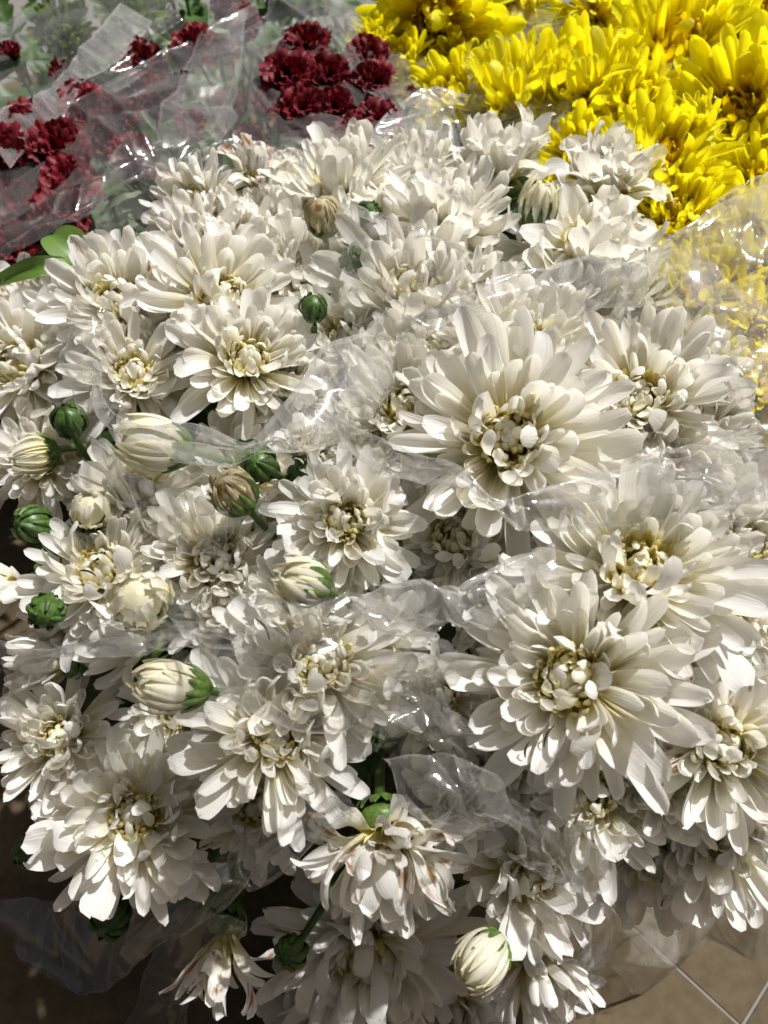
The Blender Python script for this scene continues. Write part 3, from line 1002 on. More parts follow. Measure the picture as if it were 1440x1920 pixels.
# ------------------------------------------------------------------ yellow chrysanthemums
GY = 'yellow chrysanthemum blooms'
YELLOW = [
    (820, 40, 140, .0, (0, -.3), .75, 'yellow bloom at the top edge, leftmost of the big yellow ones', {}),
    (965, 205, 115, .005, (-.1, 1.0), .55, 'yellow bloom just behind the white back row, left side', {}),
    (1090, 190, 125, -.01, (0, 1.0), .6, 'yellow bloom behind the small veiled white bud', {}),
    (1190, 215, 95, -.02, (.3, .5), .55, 'small yellow bloom right of the veiled white bud', {}),
    (1260, 120, 150, -.03, (0, .7), .75, 'broad yellow bloom at upper right with film tucked in front', {}),
    (1395, 60, 150, -.02, (.1, .4), .8, 'yellow bloom in the top right corner', {}),
    (1385, 230, 150, -.04, (.1, .4), .8, 'large bright yellow bloom at the right edge', {}),
    (1312, 245, 62, -.06, (-.1, .6), .22, 'closed yellow bloom shaped like a tulip, right of centre top', dict(fill=.7)),
    (1235, 320, 120, -.02, (.1, .5), .75, 'yellow bloom right beside the tallest ruffled white bloom', {}),
    (1110, 40, 90, .02, (0, -.6), .6, 'shaded yellow bloom at the top edge between green stems', {}),
    (960, 20, 90, .04, (0, -.4), .6, 'dim yellow bloom behind film at the top, centre right', {}),
    (1265, 420, 110, -.005, (.1, .4), .75, 'yellow bloom below the one beside the ruffled white bloom', {}),
    (1400, 470, 115, -.0, (.1, .4), .8, 'yellow bloom at the right edge, half under cloudy film', {}),
    (1310, 560, 115, .01, (.1, .4), .8, 'yellow bloom under cloudy film, left of the right edge', {}),
    (1405, 640, 110, .015, (.1, .3), .8, 'lower yellow bloom under cloudy film at the right edge', {}),
    (1320, 690, 90, .03, (.1, .3), .8, 'lowest dim yellow bloom under the cloudy film', {}),
    (1420, 545, 105, .0, (.1, .4), .8, 'yellow bloom cut by the right edge under the cloudy film, mid height', {}),
    (1240, 650, 85, .035, (0, .4), .8, 'dim yellow bloom beside the long upright white petals at right', {}),
    (1430, 740, 95, .02, (.1, .3), .8, 'lowest yellow bloom cut by the right edge', {}),
    (1430, 370, 110, -.01, (.1, .4), .8, 'yellow bloom cut by the right edge just above the film corner', {}),
    (860, 195, 90, .03, (-.2, .5), .65, 'shaded yellow bloom left of the ones behind the white back row', {}),
    (760, 130, 60, .03, (-.2, .4), .6, 'small dim yellow bloom beside the film between red and yellow', {}),
    (708, 75, 42, -.01, (0, .6), .5, 'tiny yellow bloom next to the dark red carnations', dict(fill=.6)),
    (1090, 310, 90, .02, (0, .6), .7, 'yellow bloom seen between the white back row blooms', {}),
    (1180, 30, 110, .05, (0, .2), .7, 'yellow bloom at the top edge behind the broad upper right one', {}),
    (1330, 350, 90, .03, (0, .4), .7, 'shaded yellow bloom in the dark gap at the right', {}),
    (880, 130, 80, .05, (0, .2), .7, 'dim yellow bloom under the leftmost big yellow one', {}),
]
for (u, v, Rp, dz, face, opn, lab, ex) in YELLOW:
    bloom('yellow_chrysanthemum', lab, 'chrysanthemum', u, v, Rp, dz, face, opn, GY, kind='y', **ex)

# ------------------------------------------------------------------ dark red spray carnations
RED = [
    (365, 92, 48, .0, (-.2, .5), .85, 'dark red carnation standing clear, upper left of centre'),
    (345, 160, 32, -.01, (-.8, .9), .3, 'half-open dark red carnation bud below the clear-standing one'),
    (430, 12, 42, .02, (0, .5), .8, 'dark red carnation cut by the top edge'),
    (458, 42, 36, .02, (.1, .3), .8, 'small dark red carnation just under the top edge one'),
    (575, 95, 55, -.01, (0, .7), .85, 'uppermost carnation of the big dark red cluster'),
    (545, 150, 58, -.02, (-.2, .4), .85, 'dark red carnation on the left of the big cluster'),
    (615, 150, 52, -.01, (.1, .4), .85, 'dark red carnation in the middle of the big cluster'),
    (565, 212, 56, -.025, (0, .3), .85, 'dark red carnation at the bottom left of the big cluster'),
    (625, 205, 46, -.02, (.2, .2), .85, 'dark red carnation at the bottom right of the big cluster'),
    (692, 118, 50, .0, (.2, .6), .85, 'upper right carnation of the cluster, next to the tiny yellow bloom'),
    (700, 160, 46, -.005, (.3, .3), .85, 'dark red carnation below the tiny yellow bloom'),
    (668, 175, 40, .01, (0, .3), .85, 'dark red carnation tucked deep at the right of the cluster'),
    (712, 240, 55, -.0, (.1, .5), .85, 'veiled red carnation right behind the white back row'),
    (655, 262, 48, .0, (0, .5), .85, 'veiled red carnation left of the other one behind the white back row'),
    (770, 188, 30, .01, (.2, .6), .5, 'small red carnation beside the film corner and yellow flowers'),
    (360, 242, 36, -.005, (-.2, .6), .6, 'small red carnation left above the half-open white bloom'),
    (470, 270, 40, .01, (0, .6), .8, 'dim red carnation behind the half-open white bloom'),
    (55, 255, 50, -.005, (-.2, .5), .8, 'upper red carnation of the group at the left edge'),
    (105, 285, 48, -.01, (.1, .5), .8, 'red carnation right of the left edge group'),
    (25, 300, 50, -.01, (-.2, .3), .8, 'red carnation cut by the left edge'),
    (165, 215, 46, .0, (0, .5), .85, 'veiled red carnation under the diagonal film fold'),
    (225, 225, 36, .0, (.2, .7), .5, 'narrow veiled red carnation right of the diagonal fold'),
    (135, 352, 46, -.02, (.1, .6), .85, 'bright red carnation at left, upper of the pair above the green leaf'),
    (115, 398, 44, -.02, (0, .3), .85, 'bright red carnation at left, lower of the pair above the green leaf'),
    (22, 465, 46, -.01, (-.1, .4), .85, 'red carnation at the left edge above the long curved leaf'),
    (60, 335, 44, .01, (0, .3), .8, 'dim red carnation below the left edge group'),
    (30, 112, 28, .0, (-.3, .8), .3, 'dark red bud on a pale stem at the upper left edge'),
    (270, 130, 40, .03, (0, .5), .8, 'faint red carnation seen through the milky upper left film'),
    (120, 150, 34, .04, (0, .5), .5, 'faint red carnation bud under film near the lime flowers'),
    (420, 100, 34, .01, (.1, .5), .6, 'small dark red carnation right of the clear-standing one'),
    (600, 285, 40, .02, (0, .5), .8, 'red carnation peeping above the upright white petals'),
    (85, 238, 40, .015, (0, .5), .8, 'red carnation just above the left edge group, right of its upper flower'),
    (190, 260, 38, .01, (.1, .4), .8, 'veiled red carnation below the one under the diagonal fold'),
    (300, 190, 36, .02, (.1, .5), .7, 'faint red carnation left of the half-open bud, under film'),
    (250, 300, 36, .01, (0, .4), .8, 'veiled dark carnation above the left wing of film'),
    (30, 380, 40, .01, (-.1, .4), .8, 'veiled red carnation at the left edge above the lowest one'),
    (430, 200, 36, .02, (.1, .4), .7, 'faint carnation in the clear wedge left of the big cluster'),
    (510, 190, 40, .0, (-.4, .5), .8, 'outermost left carnation of the big dark red cluster'),
]
for (u, v, Rp, dz, face, opn, lab) in RED:
    carnation(lab, u, v, Rp, dz, face, opn)

# lime green pompoms behind the carnations
for (u, v, Rp, dz, lab) in [(255, 20, 75, .05, 'lime green bloom at the top edge above the carnations'),
                            (120, 70, 60, .06, 'lime green bloom under film at the upper left'),
                            (110, 160, 40, .05, 'small lime green bloom below the upper left one')]:
    bloom('lime_chrysanthemum', lab, 'chrysanthemum', u, v, Rp, dz, (0, .5), .6, 'lime green blooms', kind='l', leaves=5)


# ------------------------------------------------------------------ leafy bunches filling the back
def foliage(label, x, y, h, n, spread, meshes=LEAF):
    M = Matrix.Translation((x, y, 0))
    root = thing('leafy_bunch', label, 'foliage', M, 'leafy bunches behind the flowers')
    gs = []
    for k in range(n):
        a = ru(0, 6.28); r = spread * math.sqrt(random.random()); z = h * ru(.25, 1)
        X = Vector((math.cos(a), math.sin(a), ru(-.3, .9))).normalized()
        Zv = Vector((0, -.3, 1)); Zv = (Zv - X * Zv.dot(X)).normalized(); Y = Zv.cross(X)
        s = ru(.04, .065)
        Mw = Matrix(((X.x, Y.x, Zv.x, r * math.cos(a)), (X.y, Y.y, Zv.y, r * math.sin(a)), (X.z, Y.z, Zv.z, z), (0, 0, 0, 1))) @ Matrix.Scale(s, 4)
        part('leaf', random.choice(meshes), root, Mw)
    for k in range(5):
        a = ru(0, 6.28); r = spread * .6
        me_ = tube([(ru(-.02, .02), ru(-.02, .02), .003), (r * .5 * math.cos(a), r * .5 * math.sin(a), h * .5), (r * math.cos(a), r * math.sin(a), h * .95)], [.003, .003, .002], 6, M_STEM)
        part('stem', me_, root)


for (x, y, h, n, sp, lab) in [(-.42, .98, .36, 60, .11, 'dark leafy bunch in the upper left corner'),
                              (-.20, 1.0, .36, 60, .11, 'leafy bunch behind the lime green blooms'),
                              (.0, 1.0, .36, 60, .11, 'leafy bunch behind the red carnations at the top'),
                              (.20, 1.02, .34, 60, .11, 'leafy bunch behind the leftmost yellow bloom'),
                              (.42, 1.02, .34, 60, .11, 'leafy bunch behind the top right yellow blooms'),
                              (-.42, .72, .28, 60, .10, 'dark leaves under the left edge carnations'),
                              (-.28, .80, .28, 60, .10, 'dark leaves below the lime green blooms'),
                              (-.10, .82, .28, 60, .09, 'dark leaves behind the clear-standing carnation'),
                              (.06, .78, .27, 50, .08, 'dark leaves behind the big dark red cluster'),
                              (-.30, .56, .22, 40, .08, 'dark leaves above the green sprig at left'),
                              (.24, .80, .26, 50, .09, 'dark leaves between the upper yellow blooms'),
                              (-.36, .88, .31, 60, .10, 'dark leaves right of the upper left corner'),
                              (-.20, .68, .25, 60, .09, 'dark leaves between the left carnations and the middle ones'),
                              (-.06, .66, .25, 50, .08, 'dark leaves below the half-open carnation'),
                              (.12, .90, .31, 60, .10, 'dark leaves behind the tiny yellow bloom'),
                              (-.50, 1.28, .40, 60, .14, 'leaves furthest back at the upper left'),
                              (-.22, 1.30, .40, 60, .14, 'leaves furthest back behind the lime green flowers'),
                              (.05, 1.30, .40, 60, .14, 'leaves furthest back at the top middle'),
                              (.32, 1.30, .40, 60, .14, 'leaves furthest back at the upper right'),
                              (.02, .92, .33, 70, .10, 'leaves behind the upper end of the big dark red cluster'),
                              (.12, .76, .28, 60, .07, 'leaves behind the film between red and yellow flowers'),
                              (.12, .62, .24, 34, .06, 'leaves in shade between the red and yellow flowers'),
                              (-.16, .66, .26, 40, .07, 'leaves in shade under the red carnations'),
                              (.33, .52, .22, 34, .07, 'leaves in shade under the yellow blooms at right')]:
    foliage(lab, x, y, h, n, sp)


# ------------------------------------------------------------------ cellophane
def catmull(C, t):
    n = len(C)
    k = t * (n - 1); i = min(int(k), n - 2); f = k - i
    a = C[max(i - 1, 0)]; b = C[i]; c = C[i + 1]; d = C[min(i + 2, n - 1)]
    return .5 * ((2 * b) + (c - a) * f + (2 * a - 5 * b + 4 * c - d) * f * f + (3 * b - a - 3 * c + d) * f ** 3)


def film(label, rows, mat=None, nu=120, nv=70, creases=22, amp=.003, rim=(0,), fine=.0006, wav=.004, absz=False, fwd=.018):
    """rows: control rows of (u, v, dz); dz is the distance in front (-) or behind (+) of the flower heads"""
    C = np.array([[list(px(u, v, d if absz else base_z(u, v) + d - (fwd if v > 380 else 0))) for (u, v, d) in r] for r in rows])
    nr, ncol = C.shape[:2]
    P = np.zeros((nv, nu, 3))
    colc = [[catmull([C[r, c] for r in range(nr)], j / (nv - 1)) for j in range(nv)] for c in range(ncol)]
    for j in range(nv):
        line = [colc[c][j] for c in range(ncol)]
        for i in range(nu):
            P[j, i] = catmull(line, i / (nu - 1))
    lu = np.linalg.norm(np.diff(P[nv // 2], axis=0), axis=1).sum()
    lv = np.linalg.norm(np.diff(P[:, nu // 2], axis=0), axis=1).sum()
    UU, VV = np.meshgrid(np.linspace(0, lu, nu), np.linspace(0, lv, nv))
    off = rng.uniform(0, 5, 2)
    # wavy rim
    du = np.gradient(P, axis=0); Tv = du / (np.linalg.norm(du, axis=2, keepdims=True) + 1e-9)
    dv = np.gradient(P, axis=1); Tu = dv / (np.linalg.norm(dv, axis=2, keepdims=True) + 1e-9)
    Nn = np.cross(Tu, Tv); Nn /= (np.linalg.norm(Nn, axis=2, keepdims=True) + 1e-9)
    wv = sum(np.sin(UU * f * 6.28 + rng.uniform(0, 6)) / k for k, f in enumerate((5, 11, 19), 1)) * wav
    edge = np.clip(1 - VV / (lv * .4), 0, 1) - np.clip(1 - (lv - VV) / (lv * .4), 0, 1)
    P = P + Tv * (wv * edge)[..., None]
    # sharp creases: ridges along random straight lines, and soft billows
    H = np.zeros((nv, nu))
    a0 = rng.uniform(0, math.pi)
    for k in range(creases):
        a = a0 + rng.normal(0, .35) + (1.57 if rng.random() < .18 else 0); cu = rng.uniform(0, lu); cv = rng.uniform(0, lv)
        d = (UU - cu) * math.cos(a) + (VV - cv) * math.sin(a)
        al = -(UU - cu) * math.sin(a) + (VV - cv) * math.cos(a)
        wd = rng.uniform(.003, .016)
        H += rng.choice([-1, 1]) * amp * rng.uniform(.4, 1.2) * np.exp(-np.abs(d) / wd) * np.exp(-(al / rng.uniform(.05, .2)) ** 2)
    for k in range(6):
        a = rng.uniform(0, 6.28); f = rng.uniform(8, 30)
        H += amp * .35 * np.sin((UU * math.cos(a) + VV * math.sin(a)) * f * 6.28 * .35 + rng.uniform(0, 6))
    for k in range(8):
        a = rng.uniform(0, 6.28); f = rng.uniform(40, 110)
        H += fine * .3 * np.abs(np.sin((UU * math.cos(a) + VV * math.sin(a)) * f * 1.6 + 1.5 * np.sin(UU * 60 + k)))
    P = P + Nn * H[..., None]
    UV = np.stack([UU + off[0], VV + off[1]], -1)
    # folded hem on the chosen edges
    rr = .0005
    if 0 in rim:
        e0 = P[0]; T = P[0] - P[1]; T /= (np.linalg.norm(T, axis=1, keepdims=True) + 1e-9); n0 = Nn[0]
        ex = [e0 + rr * (math.sin(a) * T + (1 - math.cos(a)) * n0) for a in (2.9, 2.2, 1.5, .8)]
        P = np.concatenate([np.array([e0 + rr * 2 * n0 - T * .002]), np.array(ex), P]); UV = np.concatenate([np.repeat(UV[:1], 5, 0), UV]); Nn = np.concatenate([np.repeat(Nn[:1], 5, 0), Nn])
    if 1 in rim:
        e0 = P[-1]; T = P[-1] - P[-2]; T /= (np.linalg.norm(T, axis=1, keepdims=True) + 1e-9); n0 = Nn[-1]
        ex = [e0 + rr * (math.sin(a) * T + (1 - math.cos(a)) * n0) for a in (.8, 1.5, 2.2, 2.9)]
        P = np.concatenate([P, np.array(ex), np.array([e0 + rr * 2 * n0 - T * .002])]); UV = np.concatenate([UV, np.repeat(UV[-1:], 5, 0)])
    c = P.reshape(-1, 3).mean(0)
    me_ = grid_mesh('cellophane_sheet', P - c, UV, mat or M_FILM)
    o = bpy.data.objects.new('cellophane_sheet', me_)
    COL.objects.link(o)
    o.location = c
    o['label'] = label
    o['category'] = 'cellophane'
    o['group'] = 'clear cellophane wraps'
    return o


# back rim of the top white bunch, standing behind it
film('clear cellophane rim standing behind the back row of white blooms, before the yellow', [
    [(690, 250, -.03), (795, 165, -.035), (900, 160, -.035), (1060, 205, -.03), (1190, 245, -.03), (1300, 330, -.03)],
    [(710, 310, -.01), (810, 240, -.01), (900, 240, -.0), (1050, 280, -.0), (1170, 320, -.0), (1270, 380, -.0)],
    [(740, 440, .04), (830, 430, .04), (920, 440, .04), (1040, 450, .04), (1150, 450, .04), (1230, 460, .03)]], M_FILMH, fwd=0, amp=.003)
film('small folded flap of film at the left end of the back rim', [
    [(790, 190, -.02), (815, 185, -.015), (830, 230, -.01)],
    [(800, 260, -.01), (822, 262, -.006), (840, 270, 0)],
    [(815, 340, .0), (832, 340, .0), (850, 345, .01)]], nu=30, nv=40, creases=4)
# film over the carnations
film('milky cellophane with a diagonal fold across the upper left carnations', [
    [(-30, 330, -.03), (120, 215, -.03), (240, 140, -.03), (360, 62, -.03), (480, -10, -.02)],
    [(-30, 420, -.035), (130, 310, -.04), (260, 220, -.04), (380, 140, -.03), (500, 60, -.01)],
    [(-30, 520, -.02), (130, 420, -.03), (270, 320, -.02), (400, 240, -.01), (520, 150, .02)]], M_FILMC, amp=.004)
film('cellophane in the upper left corner over the lime green flowers', [
    [(-30, 60, .02), (100, -30, .02), (200, -40, .02), (330, -30, .02)],
    [(-30, 170, .0), (110, 110, -.0), (220, 80, -.0), (340, 40, .0)],
    [(-30, 280, .0), (120, 220, .0), (240, 140, .0), (360, 70, .01)]], M_FILM, amp=.005, creases=20)
film('left wing of film behind the white blooms, in front of the red ones', [
    [(160, 375, -.025), (235, 250, -.02), (330, 285, -.02), (450, 255, -.01), (560, 235, .0)],
    [(190, 440, -.02), (270, 370, -.015), (350, 350, -.005), (460, 320, .005), (570, 300, .01)],
    [(290, 540, .0), (320, 480, .01), (380, 440, .03), (480, 420, .05), (580, 400, .06)]], M_FILM, amp=.005, creases=20)
film('tall pointed cellophane wedge between the dark red clusters', [
    [(395, 250, -.02), (440, 130, -.02), (500, 20, -.01), (560, -60, .0)],
    [(470, 300, -.02), (520, 200, -.03), (570, 90, -.02), (620, -30, .0)],
    [(640, 330, .02), (670, 250, -.02), (690, 140, .0), (650, -20, .02)]], M_FILMC, amp=.004)
film('cellophane sheet between the red carnations and the yellow blooms', [
    [(590, -40, .02), (610, 40, -.01), (660, 130, -.02), (740, 210, -.02)],
    [(660, -40, .03), (690, 50, .0), (740, 130, -.0), (810, 200, -.0)],
    [(740, -40, .05), (770, 60, .03), (830, 140, .02), (880, 200, .02)]], M_FILM, rim=(0, 1))
film('film covering the bottom of the big dark red cluster', [
    [(520, 245, -.03), (600, 232, -.035), (700, 218, -.035), (800, 208, -.02)],
    [(520, 290, -.01), (600, 280, -.02), (700, 270, -.02), (790, 265, -.01)],
    [(530, 360, .03), (610, 350, .03), (690, 340, .03), (770, 330, .03)]], M_FILM)
film('narrow bright film pleat slanting across the far left carnations', [
    [(-30, 250, -.04), (60, 170, -.04), (150, 90, -.03), (230, 10, -.02)],
    [(-10, 275, -.045), (85, 195, -.045), (175, 110, -.035), (255, 20, -.02)],
    [(10, 300, -.04), (110, 220, -.04), (200, 130, -.03), (280, 30, -.01)]], M_FILMH, rim=(0, 1), nv=24, creases=10)
film('film fold rising from the half-open carnation to the top edge', [
    [(250, 330, -.03), (300, 230, -.04), (345, 120, -.03), (400, -30, .0)],
    [(300, 350, -.03), (360, 250, -.04), (400, 140, -.03), (440, -30, .0)],
    [(380, 330, -.01), (420, 250, -.02), (450, 150, -.01), (480, -30, .02)]], M_FILM, rim=(0, 1), nv=40, creases=16)
# film on the yellow flowers
film('cellophane sheet with a straight upper edge across the yellow blooms', [
    [(870, 100, -.02), (980, 88, -.03), (1100, 90, -.03), (1195, 75, -.03)],
    [(880, 170, -.03), (990, 160, -.045), (1100, 160, -.04), (1190, 150, -.03)],
    [(900, 250, .0), (1000, 240, -.01), (1100, 250, .0), (1190, 240, .0)]], M_FILMC)
film('upright film panel between the top yellow blooms', [
    [(905, -40, .0), (905, 30, -.0), (915, 110, -.02)],
    [(1010, -40, .02), (1010, 30, .01), (1010, 110, -.01)],
    [(1180, -40, .0), (1185, 30, -.01), (1175, 120, -.02)]], M_FILMC, rim=(0, 1), nu=40)
film('film tucked in front of the broad upper right yellow bloom', [
    [(1200, 190, -.05), (1260, 90, -.06), (1340, 60, -.06), (1460, 90, -.06)],
    [(1230, 240, -.05), (1290, 170, -.07), (1370, 150, -.07), (1460, 180, -.06)],
    [(1270, 300, -.02), (1330, 250, -.04), (1400, 240, -.04), (1460, 260, -.04)]], M_FILMC, amp=.004)
film('cloudy cellophane over the yellow blooms at the right edge', [
    [(1170, 500, -.02), (1270, 430, -.04), (1370, 380, -.05), (1470, 330, -.05)],
    [(1170, 620, -.01), (1270, 560, -.045), (1370, 540, -.05), (1470, 520, -.05)],
    [(1230, 720, .01), (1310, 700, -.03), (1390, 690, -.04), (1470, 690, -.04)],
    [(1330, 800, .02), (1380, 810, -.0), (1420, 820, -.02), (1470, 830, -.02)]], M_FILMH, amp=.005, creases=26)
film('stiff film corner above the cloudy sheet at the right edge', [
    [(1230, 470, -.03), (1310, 420, -.06), (1400, 340, -.07), (1470, 300, -.07)],
    [(1260, 500, -.03), (1330, 450, -.06), (1420, 400, -.07), (1470, 380, -.07)],
    [(1300, 540, -.02), (1370, 500, -.05), (1430, 470, -.06), (1470, 460, -.06)]], M_FILM, nv=40)
# films round the white bunches
film('thin veil of film over the large pale bloom, upper middle', [
    [(600, 380, -.03), (690, 400, -.06), (790, 450, -.07), (900, 500, -.06)],
    [(610, 480, -.04), (700, 500, -.075), (800, 540, -.085), (890, 570, -.07)],
    [(640, 600, -.04), (720, 620, -.06), (800, 640, -.06), (880, 640, -.05)]], M_FILMC, rim=(0, 1))
film('hazy film band across the broad white bloom beside the yellow flowers', [
    [(740, 610, -.06), (860, 545, -.085), (1000, 510, -.085), (1130, 495, -.075), (1245, 480, -.04)],
    [(760, 630, -.05), (870, 580, -.08), (1000, 550, -.08), (1120, 540, -.07), (1230, 530, -.03)],
    [(790, 650, -.02), (890, 610, -.05), (1010, 590, -.05), (1110, 580, -.04), (1200, 590, -.0)]], M_FILMH, rim=(0, 1), amp=.002)
film('curved cellophane collar under the yellow-hearted bloom, left bunch', [
    [(165, 690, -.04), (200, 770, -.06), (330, 795, -.075), (450, 805, -.08), (560, 730, -.08), (640, 650, -.07), (725, 600, -.05)],
    [(170, 730, -.035), (210, 800, -.05), (350, 835, -.065), (470, 850, -.07), (590, 790, -.07), (670, 720, -.06), (735, 650, -.04)],
    [(190, 780, -.01), (240, 840, -.02), (380, 880, -.03), (490, 890, -.04), (610, 840, -.04), (680, 780, -.03), (740, 720, -.02)]], M_FILMH, amp=.003, nu=120)
film('left side film of the left bunch, along the edge blooms', [
    [(150, 560, -.04), (130, 660, -.05), (165, 780, -.05)],
    [(180, 570, -.045), (165, 670, -.055), (195, 780, -.06)],
    [(215, 580, -.04), (205, 680, -.05), (230, 790, -.05)]], M_FILM, nu=50, nv=30)
film('cellophane over the lower petals of the largest central bloom', [
    [(585, 780, -.05), (720, 845, -.075), (860, 890, -.09), (1000, 900, -.09), (1200, 880, -.08), (1340, 850, -.06), (1470, 800, -.04)],
    [(600, 800, -.045), (720, 865, -.07), (860, 915, -.085), (1000, 960, -.085), (1200, 930, -.07), (1340, 890, -.05), (1470, 840, -.03)],
    [(620, 825, -.04), (720, 885, -.06), (855, 932, -.07), (995, 1008, -.065), (1200, 985, -.05), (1340, 940, -.04), (1470, 890, -.02)]], M_FILMH, rim=(0, 1), nu=140, amp=.003)
film('crinkled film at the right edge under the half-closed bloom', [
    [(1180, 900, -.06), (1290, 850, -.06), (1400, 840, -.05), (1470, 820, -.04)],
    [(1200, 960, -.06), (1300, 930, -.065), (1400, 920, -.06), (1470, 900, -.05)],
    [(1240, 1010, -.05), (1320, 1000, -.05), (1410, 990, -.05), (1470, 990, -.05)]], M_FILM, creases=24)
film('crumpled grey film band left of the biggest front bloom', [
    [(650, 1135, -.03), (760, 1100, -.035), (880, 1075, -.035), (1040, 1030, -.03)],
    [(690, 1165, -.035), (790, 1140, -.045), (900, 1115, -.045), (1040, 1070, -.03)],
    [(740, 1200, -.03), (830, 1175, -.03), (920, 1160, -.025), (1030, 1120, -.01)]], M_FILMH, amp=.004, creases=22)
film('long film sheet draped from the left over the broad front bloom', [
    [(310, 1130, -.04), (440, 1140, -.06), (560, 1175, -.07), (700, 1150, -.06), (830, 1165, -.04)],
    [(340, 1165, -.045), (450, 1190, -.06), (580, 1220, -.08), (720, 1200, -.07), (830, 1220, -.04)],
    [(400, 1200, -.04), (480, 1250, -.06), (600, 1290, -.08), (720, 1280, -.06), (820, 1290, -.02)],
    [(470, 1240, -.02), (520, 1300, -.05), (620, 1360, -.07), (720, 1370, -.04), (800, 1370, .0)]], M_FILMC, amp=.005, creases=26)
film('film pocket round the closed bloom at the left edge', [
    [(-30, 1195, -.03), (80, 1185, -.045), (200, 1175, -.055), (330, 1170, -.05), (450, 1190, -.03)],
    [(-30, 1250, -.04), (80, 1230, -.06), (200, 1205, -.065), (330, 1195, -.05), (450, 1200, -.02)],
    [(-30, 1330, -.03), (50, 1320, -.04), (130, 1260, -.05), (250, 1240, -.04), (400, 1220, -.0)]], M_FILM, rim=(0, 1), creases=20)
film('glossy crumpled film in the dark gap beside the biggest bloom', [
    [(705, 1225, -.01), (770, 1200, -.02), (830, 1230, -.02), (860, 1330, -.01)],
    [(715, 1300, .0), (770, 1290, .01), (820, 1300, .005), (865, 1390, -.01)],
    [(710, 1390, -.01), (770, 1370, -.01), (840, 1390, -.01), (890, 1450, -.02)],
    [(690, 1450, .0), (760, 1450, -.0), (830, 1450, -.01), (900, 1500, -.02)]], M_FILMC, amp=.008, creases=24, fine=.002)
film('film sheet with a bright glint over the frilly front bloom', [
    [(735, 1440, -.04), (830, 1430, -.055), (920, 1450, -.055), (1000, 1520, -.04)],
    [(760, 1480, -.05), (850, 1490, -.065), (950, 1530, -.06), (1050, 1600, -.045)],
    [(800, 1530, -.045), (900, 1550, -.055), (1000, 1590, -.06), (1100, 1660, -.04)]], M_FILM, amp=.004, rim=(0, 1))
film('film strip hanging down right of the crinkled front bloom', [
    [(1010, 1530, -.03), (1075, 1600, -.03), (1085, 1700, -.02), (1080, 1800, .0), (1040, 1940, .02)],
    [(1050, 1540, -.03), (1105, 1620, -.035), (1110, 1710, -.03), (1100, 1810, -.01), (1070, 1940, .02)],
    [(1080, 1550, -.02), (1130, 1640, -.02), (1135, 1720, -.01), (1125, 1820, .01), (1090, 1940, .03)]], M_FILM, rim=(0, 1), nv=24, amp=.003)
film('wide film cone spreading onto the floor at the lower right', [
    [(960, 1440, .02), (1050, 1600, .03), (1110, 1790, .06), (1215, 1900, .10), (1320, 1925, .12), (1460, 1890, .12)],
    [(1050, 1480, .03), (1130, 1610, .05), (1195, 1730, .08), (1280, 1810, .11), (1360, 1830, .13), (1470, 1800, .13)],
    [(1120, 1520, .06), (1190, 1600, .08), (1260, 1660, .10), (1330, 1690, .12), (1400, 1690, .13), (1480, 1660, .13)],
    [(1180, 1540, .10), (1240, 1590, .11), (1310, 1620, .12), (1370, 1620, .13), (1430, 1610, .14), (1490, 1590, .14)]], film_mat('crumpled_cellophane', .20, tint=(.86, .82, .72, 1)), amp=.004, creases=60, nu=120, rim=(0,))
film('pleated inner fold of film below the right bunch', [
    [(1010, 1480, .0), (1080, 1560, .01), (1150, 1640, .03), (1210, 1740, .05), (1250, 1800, .07)],
    [(1060, 1470, .01), (1130, 1550, .02), (1190, 1630, .04), (1240, 1720, .06), (1262, 1790, .08)],
    [(1120, 1480, .03), (1180, 1550, .04), (1220, 1630, .05), (1255, 1710, .07), (1270, 1770, .09)]], M_FILM, amp=.004, creases=18)
film('film wedge reaching over the dark floor at the lower left', [
    [(-30, 1815, .10), (90, 1845, .08), (200, 1862, .06), (300, 1790, .03), (420, 1690, .0), (620, 1560, -.03)],
    [(-30, 1760, .11), (90, 1780, .09), (200, 1790, .07), (310, 1720, .04), (430, 1640, .01), (600, 1540, -.01)],
    [(-30, 1680, .13), (100, 1690, .11), (220, 1690, .09), (330, 1650, .06), (440, 1590, .03), (580, 1520, .01)]], M_FILMH, amp=.004, nu=110, creases=18)
film('stiff clear flap of film above the wilted hanging bloom', [
    [(350, 1625, -.03), (430, 1640, -.04), (475, 1665, -.04), (560, 1610, -.04), (650, 1530, -.04)],
    [(370, 1615, -.02), (430, 1605, -.03), (480, 1600, -.03), (560, 1560, -.03), (650, 1500, -.03)],
    [(400, 1600, .0), (450, 1570, -.01), (500, 1550, -.01), (570, 1520, -.02), (650, 1470, -.02)]], M_FILM, nu=70, nv=30)
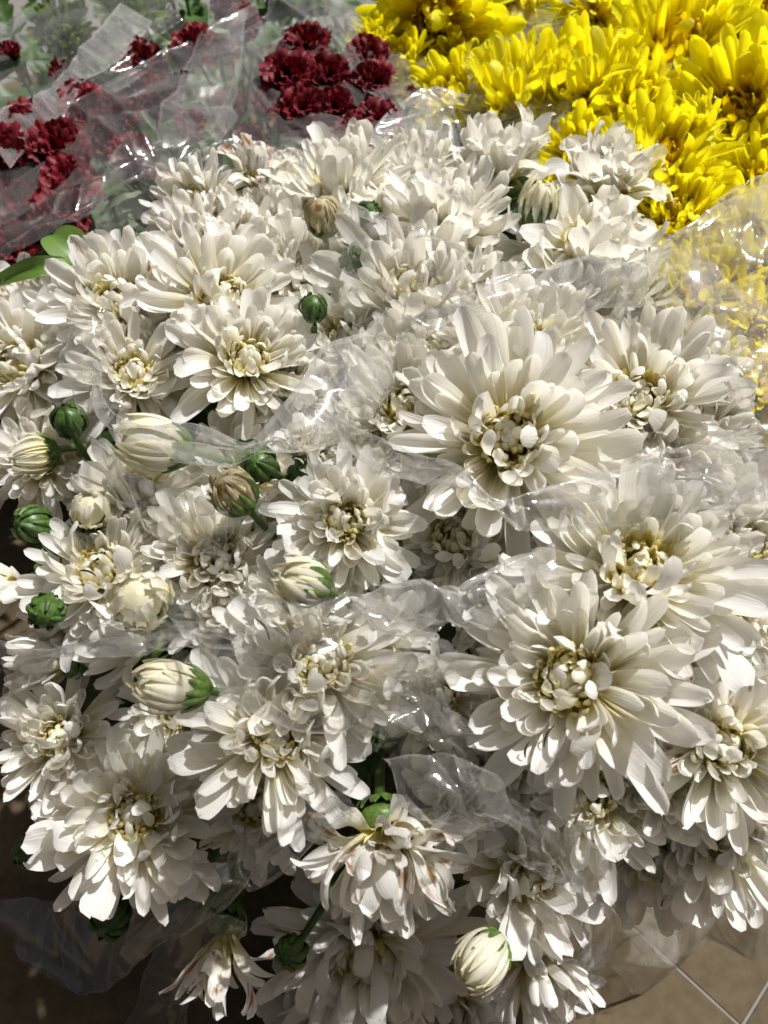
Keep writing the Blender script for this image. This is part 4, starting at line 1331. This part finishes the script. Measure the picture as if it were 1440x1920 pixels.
film('crumpled film falling to the floor left of the wilted bloom', [
    [(230, 1940, .06), (270, 1850, .05), (310, 1760, .03), (380, 1680, .01)],
    [(290, 1940, .05), (320, 1860, .03), (350, 1780, .01), (420, 1690, -.01)],
    [(350, 1940, .06), (370, 1870, .04), (400, 1790, .02), (470, 1690, .0)]], M_FILM, rim=(0, 1), creases=24)
film('film round the plump striped bud and its neighbours', [
    [(170, 820, -.02), (210, 870, -.06), (330, 920, -.06), (420, 960, -.04)],
    [(180, 860, -.03), (230, 920, -.06), (340, 980, -.06), (420, 1000, -.04)],
    [(200, 900, -.02), (260, 980, -.04), (350, 1040, -.04), (430, 1060, -.02)]], M_FILMC, amp=.003)


# ------------------------------------------------------------------ dark threads caught on the petals
M_THR = plain('dark_thread', (.03, .022, .015), .6)
for (u, v, du, dv, lab) in [(1020, 1400, 20, -40, 'short dark thread on the biggest front bloom, left of its lower petals'),
                            (985, 1420, 8, -30, 'tiny dark thread on the lower left petals of the biggest bloom'),
                            (480, 1160, 25, 40, 'curved dark thread on the bloom carrying the green-backed bud'),
                            (1240, 1655, 10, -18, 'small dark hook of thread under the right bunch'),
                            (1240, 1700, 12, -20, 'lower small dark hook of thread under the right bunch'),
                            (225, 1490, 20, 14, 'short dark thread on the long-petalled lower left bloom'),
                            (150, 1070, 30, 10, 'thin dark thread on the bloom with long left petals'),
                            (600, 850, 12, -5, 'tiny dark thread beside the small cream opening bloom')]:
    zt = base_z(u, v) - .062
    a, b = px(u, v, zt), px(u + du, v + dv, zt)
    mid = px(u + du * .5 + dv * .25, v + dv * .5 - du * .25, zt - .004)
    pts = [a * (1 - t) ** 2 + mid * 2 * t * (1 - t) + b * t * t for t in np.linspace(0, 1, 9)]
    me_ = tube(pts, [.0003, .0004, .0005, .0005, .0005, .0005, .0004, .0003, .0002], 5, M_THR, 'thread')
    me_.transform(Matrix.Translation(-a))
    o = bpy.data.objects.new('thread', me_)
    COL.objects.link(o)
    o.location = a
    o['label'] = lab
    o['category'] = 'thread'
    o['group'] = 'dark threads on the petals'
